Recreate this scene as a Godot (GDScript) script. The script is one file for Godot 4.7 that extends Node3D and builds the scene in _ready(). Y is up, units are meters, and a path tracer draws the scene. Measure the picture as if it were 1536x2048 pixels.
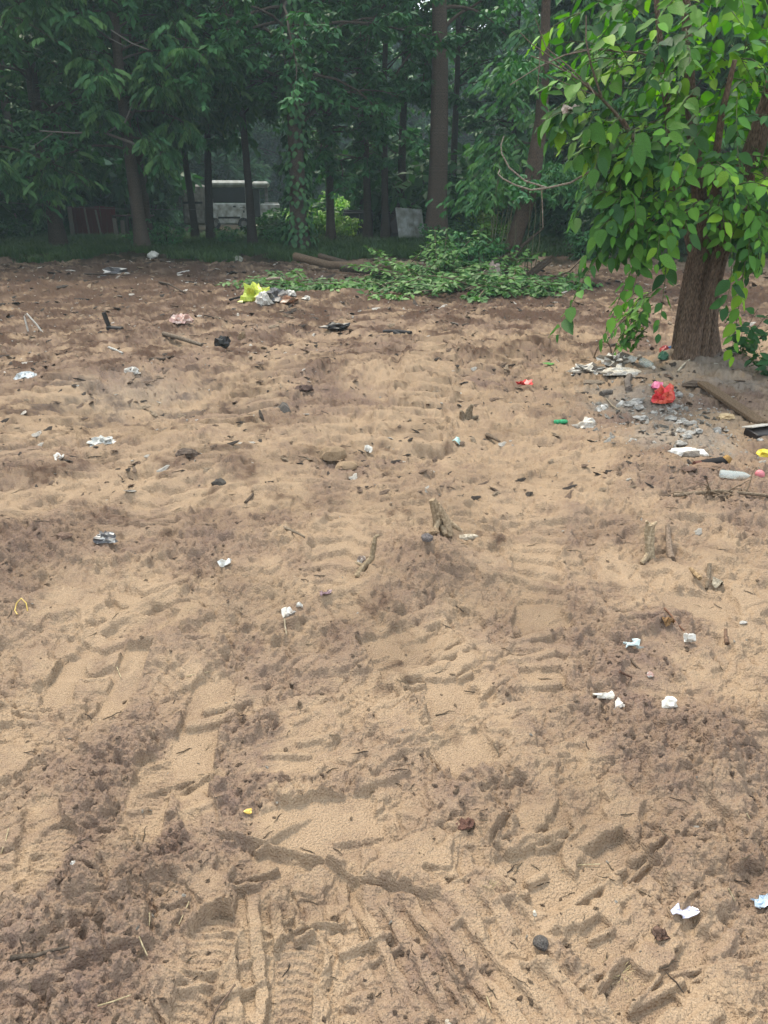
extends Node3D
# A cleared lot of sandy clay with tyre and track marks, litter, a leafy tree and a dark wood behind.
# Ground coordinates below are Vector2(x, d) in metres: x to the side, d metres ahead (world z = -d).

var rng := RandomNumberGenerator.new()
var M := {}
var used_names := {}

func _ready():
	rng.seed = 77
	setup_camera_and_light()
	setup_materials()
	build_ground()
	build_wood()
	build_front_tree()
	build_brush()
	build_litter()

func setup_camera_and_light():
	var cam := Camera3D.new()
	cam.name = "camera"
	cam.position = Vector3(0, 1.6, 0)
	cam.rotation_degrees = Vector3(-22, 0, 0)
	cam.fov = 67.0
	cam.near = 0.05
	cam.far = 900.0
	add_child(cam)
	cam.current = true
	var env := Environment.new()
	env.background_mode = Environment.BG_SKY
	var sm := ProceduralSkyMaterial.new()
	sm.sky_top_color = Color(0.80, 0.84, 0.88)
	sm.sky_horizon_color = Color(0.86, 0.88, 0.89)
	sm.sky_curve = 0.2
	sm.ground_horizon_color = Color(0.5, 0.46, 0.42)
	sm.ground_bottom_color = Color(0.4, 0.35, 0.3)
	sm.sun_angle_max = 0.0
	var sky := Sky.new()
	sky.sky_material = sm
	env.sky = sky
	env.background_energy_multiplier = 0.85
	env.tonemap_mode = Environment.TONE_MAPPER_LINEAR
	env.tonemap_exposure = 3.9
	env.sdfgi_enabled = true
	env.ssao_enabled = true
	env.ssil_enabled = true
	env.fog_enabled = true
	env.fog_density = 0.0012
	env.fog_light_color = Color(0.80, 0.90, 0.93)
	var we := WorldEnvironment.new()
	we.name = "world_environment"
	we.environment = env
	add_child(we)
	var sun := DirectionalLight3D.new()
	sun.name = "sun"
	sun.light_energy = 0.5
	sun.light_angular_distance = 14.0
	sun.light_color = Color(1.0, 0.96, 0.89)
	sun.shadow_enabled = true
	sun.rotation_degrees = Vector3(-58, -152, 0)
	add_child(sun)

# ---------------------------------------------------------------- helpers

func numbered(called: String) -> String:
	if not used_names.has(called):
		used_names[called] = 0
		return called
	used_names[called] += 1
	return "%s_%03d" % [called, used_names[called]]

func tag(o: Node, label: String, category: String, group := "", kind := ""):
	if label != "": o.set_meta("label", label)
	if category != "": o.set_meta("category", category)
	if group != "": o.set_meta("group", group)
	if kind != "": o.set_meta("kind", kind)

func base(called: String, at: Vector3, label: String, category: String, group := "") -> Node3D:
	var o := Node3D.new()
	o.name = numbered(called)
	o.position = at
	add_child(o)
	tag(o, label, category, group)
	return o

class MB:
	# collects triangles with normals and colours
	var v := PackedVector3Array()
	var n := PackedVector3Array()
	var c := PackedColorArray()
	var ix := PackedInt32Array()
	func quad(a: Vector3, b: Vector3, cc: Vector3, d: Vector3, col: Color):
		var nn := (cc - a).cross(b - a).normalized()
		var k := v.size()
		v.append(a); v.append(b); v.append(cc); v.append(d)
		n.append(nn); n.append(nn); n.append(nn); n.append(nn)
		c.append(col); c.append(col); c.append(col); c.append(col)
		ix.append(k); ix.append(k + 1); ix.append(k + 2)
		ix.append(k); ix.append(k + 2); ix.append(k + 3)
	func tri(a: Vector3, b: Vector3, cc: Vector3, col: Color):
		var nn := (cc - a).cross(b - a).normalized()
		var k := v.size()
		v.append(a); v.append(b); v.append(cc)
		n.append(nn); n.append(nn); n.append(nn)
		c.append(col); c.append(col); c.append(col)
		ix.append(k); ix.append(k + 1); ix.append(k + 2)
	func leaf(p: Vector3, dir: Vector3, up: Vector3, ln: float, wd: float, col: Color):
		# a folded four-point leaf
		var side := dir.cross(up).normalized()
		var nn := side.cross(dir).normalized()
		var mid := p + dir * ln * 0.45
		var l := mid + side * wd * 0.5 + nn * wd * 0.12
		var r := mid - side * wd * 0.5 + nn * wd * 0.12
		var t := p + dir * ln
		var k := v.size()
		v.append(p); v.append(l); v.append(t); v.append(r)
		n.append(nn); n.append((nn - side * 0.2).normalized()); n.append(nn); n.append((nn + side * 0.2).normalized())
		c.append(col); c.append(col); c.append(col); c.append(col)
		ix.append(k); ix.append(k + 2); ix.append(k + 1)
		ix.append(k); ix.append(k + 3); ix.append(k + 2)
	func tube(pts: Array, rad: Array, sides: int, col: Color, rough := 0.0, rg: RandomNumberGenerator = null, caps := true):
		var k0 := v.size()
		var m := pts.size()
		var t0: Vector3 = (pts[1] - pts[0]).normalized()
		var a := t0.cross(Vector3(0.31, 0.2, 0.93)).normalized()
		for i in m:
			var t: Vector3
			if i == 0: t = pts[1] - pts[0]
			elif i == m - 1: t = pts[m - 1] - pts[m - 2]
			else: t = pts[i + 1] - pts[i - 1]
			t = t.normalized()
			a = (a - t * a.dot(t)).normalized()
			var b := t.cross(a)
			for s in sides:
				var f := TAU * s / sides
				var q := a * cos(f) + b * sin(f)
				var r: float = rad[i]
				if rough > 0.0: r *= 1.0 + rg.randf_range(-rough, rough)
				v.append(pts[i] + q * r)
				n.append(q)
				c.append(col)
		for i in m - 1:
			for s in sides:
				var s2 := (s + 1) % sides
				var p := k0 + i * sides + s
				var q2 := k0 + i * sides + s2
				ix.append(p); ix.append(p + sides); ix.append(q2)
				ix.append(q2); ix.append(p + sides); ix.append(q2 + sides)
		if caps:
			for e in [0, m - 1]:
				var k := v.size()
				var nn: Vector3 = (pts[0] - pts[1]).normalized() if e == 0 else (pts[m - 1] - pts[m - 2]).normalized()
				v.append(pts[e]); n.append(nn); c.append(col)
				for s in sides:
					v.append(v[k0 + e * sides + s]); n.append(nn); c.append(col)
				for s in sides:
					var s2 := (s + 1) % sides
					if e == 0: ix.append(k); ix.append(k + 1 + s); ix.append(k + 1 + s2)
					else: ix.append(k); ix.append(k + 1 + s2); ix.append(k + 1 + s)
	func box(ce: Vector3, sz: Vector3, b: Basis, col: Color, ch := 0.0):
		# box with chamfered vertical and horizontal edges (ch > 0) or plain
		var h := sz * 0.5
		if ch <= 0.0:
			var p := []
			for i in 8:
				p.append(ce + b * Vector3(h.x * (1 if i & 1 else -1), h.y * (1 if i & 2 else -1), h.z * (1 if i & 4 else -1)))
			for f in [[0, 1, 3, 2], [5, 4, 6, 7], [4, 0, 2, 6], [1, 5, 7, 3], [2, 3, 7, 6], [4, 5, 1, 0]]:
				quad(p[f[0]], p[f[2 - 1]], p[f[2]], p[f[3]], col)
			fix_from(v.size() - 24, ce)
			return
		var k := v.size()
		# faces inset by ch, edges bridged, corners closed
		var g := {}
		for i in 8:
			var s := Vector3(1 if i & 1 else -1, 1 if i & 2 else -1, 1 if i & 4 else -1)
			for ax in 3:
				var q := Vector3(s.x * (h.x - ch), s.y * (h.y - ch), s.z * (h.z - ch))
				q[ax] = s[ax] * h[ax]
				g[i * 3 + ax] = ce + b * q
		for ax in 3:
			var u := (ax + 1) % 3
			var w := (ax + 2) % 3
			for sgn in [0, 1]:
				var i0: int = (1 << ax) * sgn
				quad(g[i0 * 3 + ax], g[(i0 | 1 << u) * 3 + ax], g[(i0 | 1 << u | 1 << w) * 3 + ax], g[(i0 | 1 << w) * 3 + ax], col)
			for su in [0, 1]:
				for sw in [0, 1]:
					var i1: int = (1 << u) * su | (1 << w) * sw
					var i2: int = i1 | 1 << ax
					quad(g[i1 * 3 + u], g[i2 * 3 + u], g[i2 * 3 + w], g[i1 * 3 + w], col)
		for i in 8:
			tri(g[i * 3], g[i * 3 + 1], g[i * 3 + 2], col)
		fix_from(k, ce)
	func fix_from(k0: int, ce: Vector3):
		# turn faces of a convex body outwards
		for i in range(0, ix.size(), 3):
			if ix[i] < k0: continue
			var m := (v[ix[i]] + v[ix[i + 1]] + v[ix[i + 2]]) / 3.0
			var nn := (v[ix[i + 2]] - v[ix[i]]).cross(v[ix[i + 1]] - v[ix[i]])
			if nn.dot(m - ce) < 0.0:
				var t := ix[i + 1]
				ix[i + 1] = ix[i + 2]
				ix[i + 2] = t
				nn = -nn
			nn = nn.normalized()
			n[ix[i]] = nn; n[ix[i + 1]] = nn; n[ix[i + 2]] = nn
	func mesh() -> ArrayMesh:
		var ar := []
		ar.resize(Mesh.ARRAY_MAX)
		ar[Mesh.ARRAY_VERTEX] = v
		ar[Mesh.ARRAY_NORMAL] = n
		ar[Mesh.ARRAY_COLOR] = c
		ar[Mesh.ARRAY_INDEX] = ix
		var me := ArrayMesh.new()
		me.add_surface_from_arrays(Mesh.PRIMITIVE_TRIANGLES, ar)
		return me

func put(called: String, me: Mesh, mat: Material, parent: Node3D = null, at := Vector3.ZERO) -> MeshInstance3D:
	var o := MeshInstance3D.new()
	o.mesh = me
	o.material_override = mat
	o.position = at
	if parent == null:
		o.name = numbered(called)
		add_child(o)
	else:
		o.name = called
		parent.add_child(o, true)
	return o

func noise(freq: float, oct := 1, sd := 1, kind := FastNoiseLite.TYPE_SIMPLEX) -> FastNoiseLite:
	var f := FastNoiseLite.new()
	f.noise_type = kind
	f.seed = sd
	f.frequency = freq
	f.fractal_type = FastNoiseLite.FRACTAL_FBM if oct > 1 else FastNoiseLite.FRACTAL_NONE
	f.fractal_octaves = oct
	return f

func noise_tex(freq: float, oct: int, sd: int, lo: Color, hi: Color, size := 512, as_normal := 0.0, kind := FastNoiseLite.TYPE_SIMPLEX) -> NoiseTexture2D:
	var t := NoiseTexture2D.new()
	t.noise = noise(freq, oct, sd, kind)
	t.width = size
	t.height = size
	t.seamless = true
	t.generate_mipmaps = false
	if as_normal > 0.0:
		t.as_normal_map = true
		t.bump_strength = as_normal
	else:
		var g := Gradient.new()
		g.set_color(0, lo)
		g.set_color(1, hi)
		t.color_ramp = g
	return t

func mat(col: Color, rough := 0.8, vert := false) -> StandardMaterial3D:
	var m := StandardMaterial3D.new()
	m.albedo_color = Color.WHITE if vert else col.linear_to_srgb()
	m.roughness = rough
	m.metallic_specular = 0.4
	m.vertex_color_use_as_albedo = vert
	m.cull_mode = BaseMaterial3D.CULL_DISABLED
	return m

func setup_materials():
	var s := mat(Color.WHITE, 0.95, true)
	s.metallic_specular = 0.2
	s.uv1_triplanar = true
	s.uv1_world_triplanar = true
	s.uv1_scale = Vector3.ONE * 1.4
	s.albedo_texture = noise_tex(0.11, 5, 3, Color(0.72, 0.71, 0.70), Color(1, 1, 1), 1024)
	s.heightmap_enabled = true
	s.heightmap_scale = 0.7
	s.heightmap_texture = noise_tex(0.06, 6, 9, Color.BLACK, Color.WHITE, 1024)
	M.soil = s
	var l := mat(Color.WHITE, 0.55, true)
	l.metallic_specular = 0.35
	l.backlight_enabled = true
	l.backlight = Color(0.62, 0.8, 0.3)
	M.leaf = l
	var b := mat(Color.WHITE, 0.9, true)
	b.uv1_triplanar = true
	b.uv1_scale = Vector3(5, 0.9, 5)
	b.albedo_texture = noise_tex(0.03, 5, 21, Color(0.35, 0.33, 0.31), Color(1, 1, 1), 512)
	b.heightmap_enabled = true
	b.heightmap_scale = 2.5
	b.heightmap_texture = noise_tex(0.035, 5, 22, Color.BLACK, Color.WHITE, 512)
	M.bark = b
	var w := mat(Color.WHITE, 0.85, true)
	w.uv1_triplanar = true
	w.uv1_scale = Vector3(9, 9, 9)
	w.albedo_texture = noise_tex(0.02, 4, 31, Color(0.55, 0.52, 0.48), Color(1, 1, 1), 256)
	w.heightmap_enabled = true
	w.heightmap_scale = 0.4
	w.heightmap_texture = noise_tex(0.04, 4, 32, Color.BLACK, Color.WHITE, 256)
	M.wood = w
	var p := mat(Color.WHITE, 0.45, true)
	p.uv1_triplanar = true
	p.uv1_scale = Vector3(6, 6, 6)
	p.albedo_texture = noise_tex(0.02, 4, 41, Color(0.72, 0.68, 0.62), Color(1, 1, 1), 256)
	M.plastic = p
	var q := mat(Color.WHITE, 0.9, true)
	q.uv1_triplanar = true
	q.uv1_scale = Vector3(12, 12, 12)
	q.albedo_texture = noise_tex(0.05, 4, 51, Color(0.5, 0.47, 0.43), Color(1, 1, 1), 256)
	q.heightmap_enabled = true
	q.heightmap_scale = 0.3
	q.heightmap_texture = noise_tex(0.06, 4, 52, Color.BLACK, Color.WHITE, 256)
	M.stone = q
	var me := mat(Color(0.62, 0.63, 0.65), 0.35)
	me.metallic = 0.85
	M.foil = me
	var gl := mat(Color(0.80, 0.9, 0.88), 0.12)
	gl.transparency = BaseMaterial3D.TRANSPARENCY_ALPHA
	gl.albedo_color.a = 0.35
	M.clear = gl
	var pt := mat(Color.WHITE, 0.35, true)
	pt.uv1_triplanar = true
	pt.uv1_scale = Vector3(0.8, 0.8, 0.8)
	pt.albedo_texture = noise_tex(0.01, 5, 61, Color(0.62, 0.6, 0.55), Color(1, 1, 1), 256)
	M.paint = pt
	M.leafspots = noise_tex(0.02, 4, 71, Color(0.75, 0.75, 0.72), Color(1, 1, 1), 256)
	var g2 := mat(Color.WHITE, 0.58, true)
	g2.metallic_specular = 0.28
	g2.backlight_enabled = true
	g2.backlight = Color(0.7, 0.85, 0.25)
	M.gloss_leaf = g2
	var mk := mat(Color(0.5, 0.57, 0.55), 0.22)
	mk.transparency = BaseMaterial3D.TRANSPARENCY_ALPHA
	mk.albedo_color.a = 0.3
	M.milky = mk
	var shn := mat(Color.WHITE, 0.25, true)
	shn.metallic = 0.4
	M.shiny = shn
	M.dry = mat(Color(0.3, 0.24, 0.13), 0.8)

# ---------------------------------------------------------------- ground

var NC := 0
var NR := 0
var US := PackedFloat32Array()
var DS := PackedFloat32Array()
var GX := PackedFloat32Array()   # x of each vertex
var GH := PackedFloat32Array()   # height
var GB := PackedFloat32Array()   # smooth height below the relief
var GD := PackedFloat32Array()   # 0 pale sand .. 1 dark loose clay
var GA := PackedFloat32Array()   # ash
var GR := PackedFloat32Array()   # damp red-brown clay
const WIDE := 20.0

func half_w(d: float) -> float:
	return 0.5 * maxf(d, 0.7) + 0.45

func col_of(x: float, d: float) -> float:
	var w := half_w(d)
	var a := absf(x)
	return signf(x) * (a / w if a <= 2.0 * w else 2.0 + (a - 2.0 * w) / (w + WIDE))

func x_of(u: float, d: float) -> float:
	var w := half_w(d)
	var a := absf(u)
	return signf(u) * (a * w if a <= 2.0 else 2.0 * w + (a - 2.0) * (w + WIDE))

func ground_y(x: float, d: float) -> float:
	var u := col_of(x, d)
	var i := clampi(US.bsearch(u) - 1, 0, NC - 2)
	var j := clampi(DS.bsearch(d) - 1, 0, NR - 2)
	var fu := clampf((u - US[i]) / (US[i + 1] - US[i]), 0.0, 1.0)
	var fd := clampf((d - DS[j]) / (DS[j + 1] - DS[j]), 0.0, 1.0)
	var k := j * NC + i
	return lerpf(lerpf(GH[k], GH[k + 1], fu), lerpf(GH[k + NC], GH[k + NC + 1], fu), fd)

func on_ground(p: Vector2, up := 0.0) -> Vector3:
	return Vector3(p.x, ground_y(p.x, p.y) + up, -p.y)

func row_range(d0: float, d1: float) -> Vector2i:
	return Vector2i(clampi(DS.bsearch(d0), 0, NR - 1), clampi(DS.bsearch(d1), 0, NR - 1))

func col_range(x0: float, x1: float, d: float) -> Vector2i:
	return Vector2i(clampi(US.bsearch(col_of(x0, d)), 0, NC - 1), clampi(US.bsearch(col_of(x1, d)), 0, NC - 1))

func blob(e: Vector4, to: float, amount := 1.0, ash := false, rust := false):
	# blends soil kind inside a ragged ellipse
	var rr := row_range(e.y - e.w * 1.7, e.y + e.w * 1.7)
	for j in range(rr.x, rr.y):
		var d := DS[j]
		var cr := col_range(e.x - e.z * 1.7, e.x + e.z * 1.7, d)
		for i in range(cr.x, cr.y):
			var k := j * NC + i
			var ux := (GX[k] - e.x) / e.z
			var ud := (d - e.y) / e.w
			var q := sqrt(ux * ux + ud * ud) + 0.7 * nBlob.get_noise_2d(GX[k], d) + 0.35 * nWarp.get_noise_2d(GX[k], d)
			var m := amount * (1.0 - smoothstep(0.3, 1.25, q))
			if m > 0.0:
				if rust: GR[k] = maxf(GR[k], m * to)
				elif ash: GA[k] = maxf(GA[k], m * to)
				else: GD[k] = lerpf(GD[k], to, m)

func mound(e: Vector4, h: float):
	var rr := row_range(e.y - e.w * 1.6, e.y + e.w * 1.6)
	for j in range(rr.x, rr.y):
		var d := DS[j]
		var cr := col_range(e.x - e.z * 1.6, e.x + e.z * 1.6, d)
		for i in range(cr.x, cr.y):
			var k := j * NC + i
			var ux := (GX[k] - e.x) / e.z
			var ud := (d - e.y) / e.w
			var q := sqrt(ux * ux + ud * ud) + 0.3 * nBlob.get_noise_2d(GX[k], d)
			var m := h * (1.0 - smoothstep(0.0, 1.3, q))
			GH[k] += m
			GB[k] += m

func nearest_on(pts: Array, p: Vector2) -> Vector4:
	# (run along, signed side, overshoot past the ends, distance)
	var best := Vector4(0, 0, 0, 1e9)
	var run := 0.0
	var m := pts.size() - 1
	for s in m:
		var a: Vector2 = pts[s]
		var ab: Vector2 = pts[s + 1] - a
		var ln := ab.length()
		var t := ab / ln
		var q := p - a
		var al := q.dot(t)
		var cl := clampf(al, 0.0, ln)
		var dist := (q - t * cl).length()
		if dist < best.w:
			var ov := 0.0
			if s == 0 and al < 0.0: ov = -al
			if s == m - 1 and al > ln: ov = al - ln
			best = Vector4(run + cl, dist * (1.0 if q.x * t.y - q.y * t.x > 0.0 else -1.0), ov, dist)
		run += ln
	return best

func line_length(pts: Array) -> float:
	var l := 0.0
	for s in pts.size() - 1: l += (pts[s + 1] - pts[s]).length()
	return l

func line_box(pts: Array, reach: float) -> Rect2:
	var lo: Vector2 = pts[0]
	var hi: Vector2 = pts[0]
	for p in pts:
		lo = lo.min(p)
		hi = hi.max(p)
	return Rect2(lo - Vector2.ONE * reach, hi - lo + Vector2.ONE * reach * 2.0)

func ridge(pts: Array, w: float, h: float, step := 0.0, dark := 0.0):
	# a rounded bar pressed up from the soil along a line; step lifts the side to the right of its run
	var reach := w * 1.6 + absf(step) * 9.0
	var bx := line_box(pts, reach)
	var total := line_length(pts)
	var taper := minf(total * 0.3, 0.12)
	var rr := row_range(bx.position.y, bx.end.y)
	for j in range(rr.x, rr.y):
		var d := DS[j]
		var cr := col_range(bx.position.x, bx.end.x, d)
		for i in range(cr.x, cr.y):
			var k := j * NC + i
			var f := nearest_on(pts, Vector2(GX[k], d))
			if f.w > reach: continue
			var wob := nWarp.get_noise_2d(GX[k], d) * 0.45 * w
			var ac := f.y + wob
			var q := f.w / w + absf(wob) / w * 0.5
			if q < 1.3:
				var prof := (1.0 - smoothstep(0.6, 1.12, q)) * (1.0 - 0.3 * q * q)
				GH[k] = lerpf(GH[k], GB[k] + 0.006, 0.6 * prof) + h * prof
				if dark != 0.0: GD[k] = clampf(GD[k] + dark * prof, 0.0, 1.0)
			if step != 0.0:
				var endf := smoothstep(0.0, taper, f.x) * smoothstep(0.0, taper, total - f.x)
				GH[k] += step * smoothstep(-0.005, 0.005, ac + 0.008 * nBlob.get_noise_2d(GX[k] * 6.0, d * 6.0)) * (1.0 - smoothstep(0.0, reach, f.w)) * endf

func band(pts: Array, w: float, pitch: float, amp: float, skew: float, sink: float, along := false, flat := 0.8, tone := -0.25):
	# a pressed strip with bars across it (tyre lugs, crawler shoes) or grooves along it (bucket teeth, dragged tread)
	var bx := line_box(pts, w * 0.75)
	var total := line_length(pts)
	var rr := row_range(bx.position.y, bx.end.y)
	for j in range(rr.x, rr.y):
		var d := DS[j]
		var cr := col_range(bx.position.x, bx.end.x, d)
		for i in range(cr.x, cr.y):
			var k := j * NC + i
			var x := GX[k]
			var nr := nearest_on(pts, Vector2(x, d))
			if nr.z > 0.0 or nr.w > w * 0.66: continue
			var wob := nWarp.get_noise_2d(x, d)
			var e := nr.w / (w * 0.5) + 0.16 * wob + 0.3 * nBlob.get_noise_2d(x, d)
			if e > 1.25: continue
			var edge := 1.0 - smoothstep(0.82, 1.06, e)
			var lip := smoothstep(0.8, 1.0, e) * (1.0 - smoothstep(1.02, 1.25, e))
			var fe := minf(total * 0.25, 0.35)
			var ends := smoothstep(0.0, fe, nr.x) * smoothstep(0.0, fe, total - nr.x)
			var keep := smoothstep(-0.5, -0.1, nBreak.get_noise_2d(x, d)) * ends
			var ph := (nr.y if along else nr.x + skew * absf(nr.y)) / pitch + 0.13 * wob
			var f := ph - floorf(ph)
			var bar := smoothstep(0.0, 0.1, f) * (1.0 - smoothstep(0.5, 0.64, f))
			var m := edge * keep
			GH[k] = lerpf(GH[k], GB[k] - sink, m * flat) + m * amp * bar + lip * keep * amp * 0.5
			GD[k] = clampf(GD[k] + m * (tone if bar < 0.5 else tone * 0.5), 0.0, 1.0)

func shoe_bars(pts: Array, w: float, pitch: float, h: float):
	# separate crisp bars left by crawler shoes, some worn away
	var total := line_length(pts)
	var at := 0.0
	while at < total:
		var run := 0.0
		for s in pts.size() - 1:
			var ab: Vector2 = pts[s + 1] - pts[s]
			var ln := ab.length()
			if at >= run and at < run + ln and rng.randf() < 0.88:
				var c: Vector2 = pts[s] + ab * ((at - run) / ln)
				var a0 := rng.randf_range(-0.5, -0.3) * w
				var a1 := rng.randf_range(0.3, 0.5) * w
				var tilt := rng.randf_range(-0.03, 0.03)
				ridge([c + Vector2(a0, -tilt), c + Vector2(a1, tilt)], pitch * 0.3, h * rng.randf_range(0.6, 1.0), 0.0, -0.2)
			run += ln
		at += pitch * rng.randf_range(0.94, 1.06)

func slab(e: Vector4, turn: float, sink: float, tone: float, hard := 0.12):
	# a flat pressed patch with ragged straight edges
	var c := cos(turn)
	var sn := sin(turn)
	var reach := maxf(e.z, e.w) * 1.3
	var rr := row_range(e.y - reach, e.y + reach)
	for j in range(rr.x, rr.y):
		var d := DS[j]
		var cr := col_range(e.x - reach, e.x + reach, d)
		for i in range(cr.x, cr.y):
			var k := j * NC + i
			var px := GX[k] - e.x
			var pd := d - e.y
			var q := maxf(absf(px * c + pd * sn) / e.z, absf(-px * sn + pd * c) / e.w) + 0.13 * nWarp.get_noise_2d(GX[k], d) + 0.22 * nBlob.get_noise_2d(GX[k], d)
			var m := 1.0 - smoothstep(1.0 - hard, 1.0, q)
			if m > 0.0:
				GH[k] = lerpf(GH[k], GB[k] - sink * 1.4, m * 0.9)
				GD[k] = lerpf(GD[k], tone, m * 0.75)

func footprint(c: Vector2, turn: float, ln: float):
	var co := cos(turn)
	var sn := sin(turn)
	var rr := row_range(c.y - ln, c.y + ln)
	for j in range(rr.x, rr.y):
		var d := DS[j]
		var cr := col_range(c.x - ln, c.x + ln, d)
		for i in range(cr.x, cr.y):
			var k := j * NC + i
			var px := GX[k] - c.x
			var pd := d - c.y
			var s := (px * co + pd * sn) / (ln * 0.5)
			var q := (-px * sn + pd * co) / (ln * 0.5)   # -1 heel .. 1 toe
			if absf(q) > 1.15: continue
			var hw := 0.36 + 0.06 * sin(q * 3.0 - 0.4) - 0.05 * (1.0 if absf(q + 0.15) < 0.2 else 0.0)
			hw *= sqrt(maxf(0.0, 1.0 - pow(absf(q), 4.0)))
			var m := 1.0 - smoothstep(hw - 0.05, hw + 0.03, absf(s))
			var lip := smoothstep(hw, hw + 0.06, absf(s)) * (1.0 - smoothstep(hw + 0.06, hw + 0.2, absf(s)))
			var f := q * 7.0 + absf(s) * 1.5
			f -= floorf(f)
			var bar := smoothstep(0.0, 0.2, f) * (1.0 - smoothstep(0.5, 0.7, f))
			GH[k] = lerpf(GH[k], GB[k] - 0.012, m) + m * bar * 0.005 + lip * 0.005
			GD[k] = lerpf(GD[k], 0.25, m * 0.6)

var nBlob: FastNoiseLite
var nWarp: FastNoiseLite
var nBreak: FastNoiseLite

func build_ground():
	var t0 := Time.get_ticks_msec()
	rng.seed = 88
	nBlob = noise(1.6, 4, 5)
	nWarp = noise(9.0, 3, 6)
	nBreak = noise(2.2, 2, 7)
	# rows and columns, finer where the lot is near
	var us := []
	for i in range(821): us.append(-1.0 + i / 410.0)
	for i in 80:
		us.append(1.0 + (i + 1) / 80.0)
		us.push_front(-1.0 - (i + 1) / 80.0)
	for e in [2.1, 2.35, 2.7, 3.2, 4.0, 5.5]:
		us.append(e)
		us.push_front(-e)
	for u in us: US.append(u)
	for d in [-60.0, -20.0, -8.0, -3.0, -1.0, 0.0, 0.4, 0.7]: DS.append(d)
	var d := 0.85
	while d < 26.0:
		DS.append(d)
		d += maxf((d * d + 2.56) * 0.0007, 0.0029)
	while d < 70.0:
		DS.append(d)
		d += 0.7
	for e in [72.0, 90.0, 130.0, 220.0, 420.0]: DS.append(e)
	NC = US.size()
	NR = DS.size()
	var N := NC * NR
	GX.resize(N); GH.resize(N); GB.resize(N); GD.resize(N); GA.resize(N); GR.resize(N)
	var nBig := noise(0.28, 2, 11)
	var nPatch := noise(0.62, 4, 12)
	for j in NR:
		var dd := DS[j]
		for i in NC:
			var k := j * NC + i
			var x := x_of(US[i], dd)
			GX[k] = x
			GD[k] = clampf(0.36 + 0.75 * nPatch.get_noise_2d(x, dd * 0.8), 0.05, 0.85)
	lay_soil()
	print("soil ", Time.get_ticks_msec() - t0, " verts ", N)
	var nMid := noise(1.3, 3, 13)
	var nPlate := noise(3.6, 3, 14)
	nPlate.domain_warp_enabled = false
	var nFine := noise(17.0, 3, 15)
	var nClod := noise(11.0, 1, 16, FastNoiseLite.TYPE_CELLULAR)
	nClod.cellular_return_type = FastNoiseLite.RETURN_DISTANCE
	var nClod2 := noise(26.0, 1, 17, FastNoiseLite.TYPE_CELLULAR)
	nClod2.cellular_return_type = FastNoiseLite.RETURN_DISTANCE
	var nClod3 := noise(52.0, 1, 37, FastNoiseLite.TYPE_CELLULAR)
	nClod3.cellular_return_type = FastNoiseLite.RETURN_DISTANCE
	var nCrease := noise(2.7, 3, 18)
	var nLoose := noise(2.1, 4, 27)
	var nRub := noise(2.2, 3, 57)
	var nRub2 := noise(4.2, 3, 58)
	for j in NR:
		var dd := DS[j]
		var cell := 0.0034 if j < 9 or j >= NR - 1 else DS[j] - DS[j - 1]
		var f17 := clampf(0.03 / cell, 0.0, 1.0)
		var f26 := clampf(0.017 / cell, 0.0, 1.0)
		var f45 := clampf(0.009 / cell, 0.0, 1.0)
		var calm := lerpf(1.0, 0.5, smoothstep(4.0, 9.0, dd))
		var f11 := clampf(0.06 / cell, 0.0, 1.0)
		var wide := smoothstep(2.5, 8.0, dd)
		var farg := smoothstep(21.0, 27.0, dd) * 0.12
		for i in NC:
			var k := j * NC + i
			var x := GX[k]
			var b := 0.09 * nBig.get_noise_2d(x, dd) + 0.028 * nMid.get_noise_2d(x, dd) + farg
			GB[k] = b
			if dd > 40.0 or absf(US[i]) > 2.05:
				GH[k] = b
				continue
			var g := GD[k]
			var rough := smoothstep(0.22, 0.75, g)
			var loose := smoothstep(-0.15, 0.45, nLoose.get_noise_2d(x, dd))
			rough = maxf(rough * 0.9, loose * 0.75 * smoothstep(0.03, 0.2, g)) * calm
			var pl := nPlate.get_noise_2d(x, dd)
			var c1 := 1.0 + nClod.get_noise_2d(x + 0.02 * pl, dd)
			c1 = maxf(0.0, 0.75 - c1)
			var c2 := 1.0 + nClod2.get_noise_2d(x, dd)
			c2 = maxf(0.0, 0.75 - c2)
			var c3 := maxf(0.0, -0.25 - nClod3.get_noise_2d(x, dd))
			var fine := nFine.get_noise_2d(x, dd)
			var cre := 1.0 - absf(nCrease.get_noise_2d(x, dd + 31.0))
			cre = pow(cre, 14.0)
			var rub := nRub.get_noise_2d(x, dd * 1.15)
			var rub2 := nRub2.get_noise_2d(x, dd * 1.3)
			var lumps := wide * (0.02 * rub + 0.008 * maxf(0.0, rub2) + 0.012 * smoothstep(-0.04, 0.04, rub2 - 0.12))
			var edge := smoothstep(-0.045, 0.045, pl - 0.08)
			var edge2 := smoothstep(-0.03, 0.03, absf(pl + 0.25) - 0.1)
			GH[k] = b + rough * (f11 * 0.024 * c1 * smoothstep(-0.1, 0.45, pl + 0.4 * fine) + 0.019 * c2 * f26 + 0.014 * c3 * f45) + (0.005 + 0.012 * rough) * fine * f17 \
				+ edge * (0.013 + 0.0006 * minf(dd, 12.0)) + edge2 * 0.008 - cre * 0.013 + 0.006 * pl + lumps
	print("relief ", Time.get_ticks_msec() - t0)
	press_tracks()
	print("tracks ", Time.get_ticks_msec() - t0)
	# colours and normals
	var vs := PackedVector3Array(); vs.resize(N)
	var ns := PackedVector3Array(); ns.resize(N)
	var cs := PackedColorArray(); cs.resize(N)
	var nTint := noise(0.9, 3, 19)
	var nMott := noise(3.4, 4, 63)
	var nSpeck := noise(30.0, 2, 20)
	var sand := Vector3(0.36, 0.262, 0.174)
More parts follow.
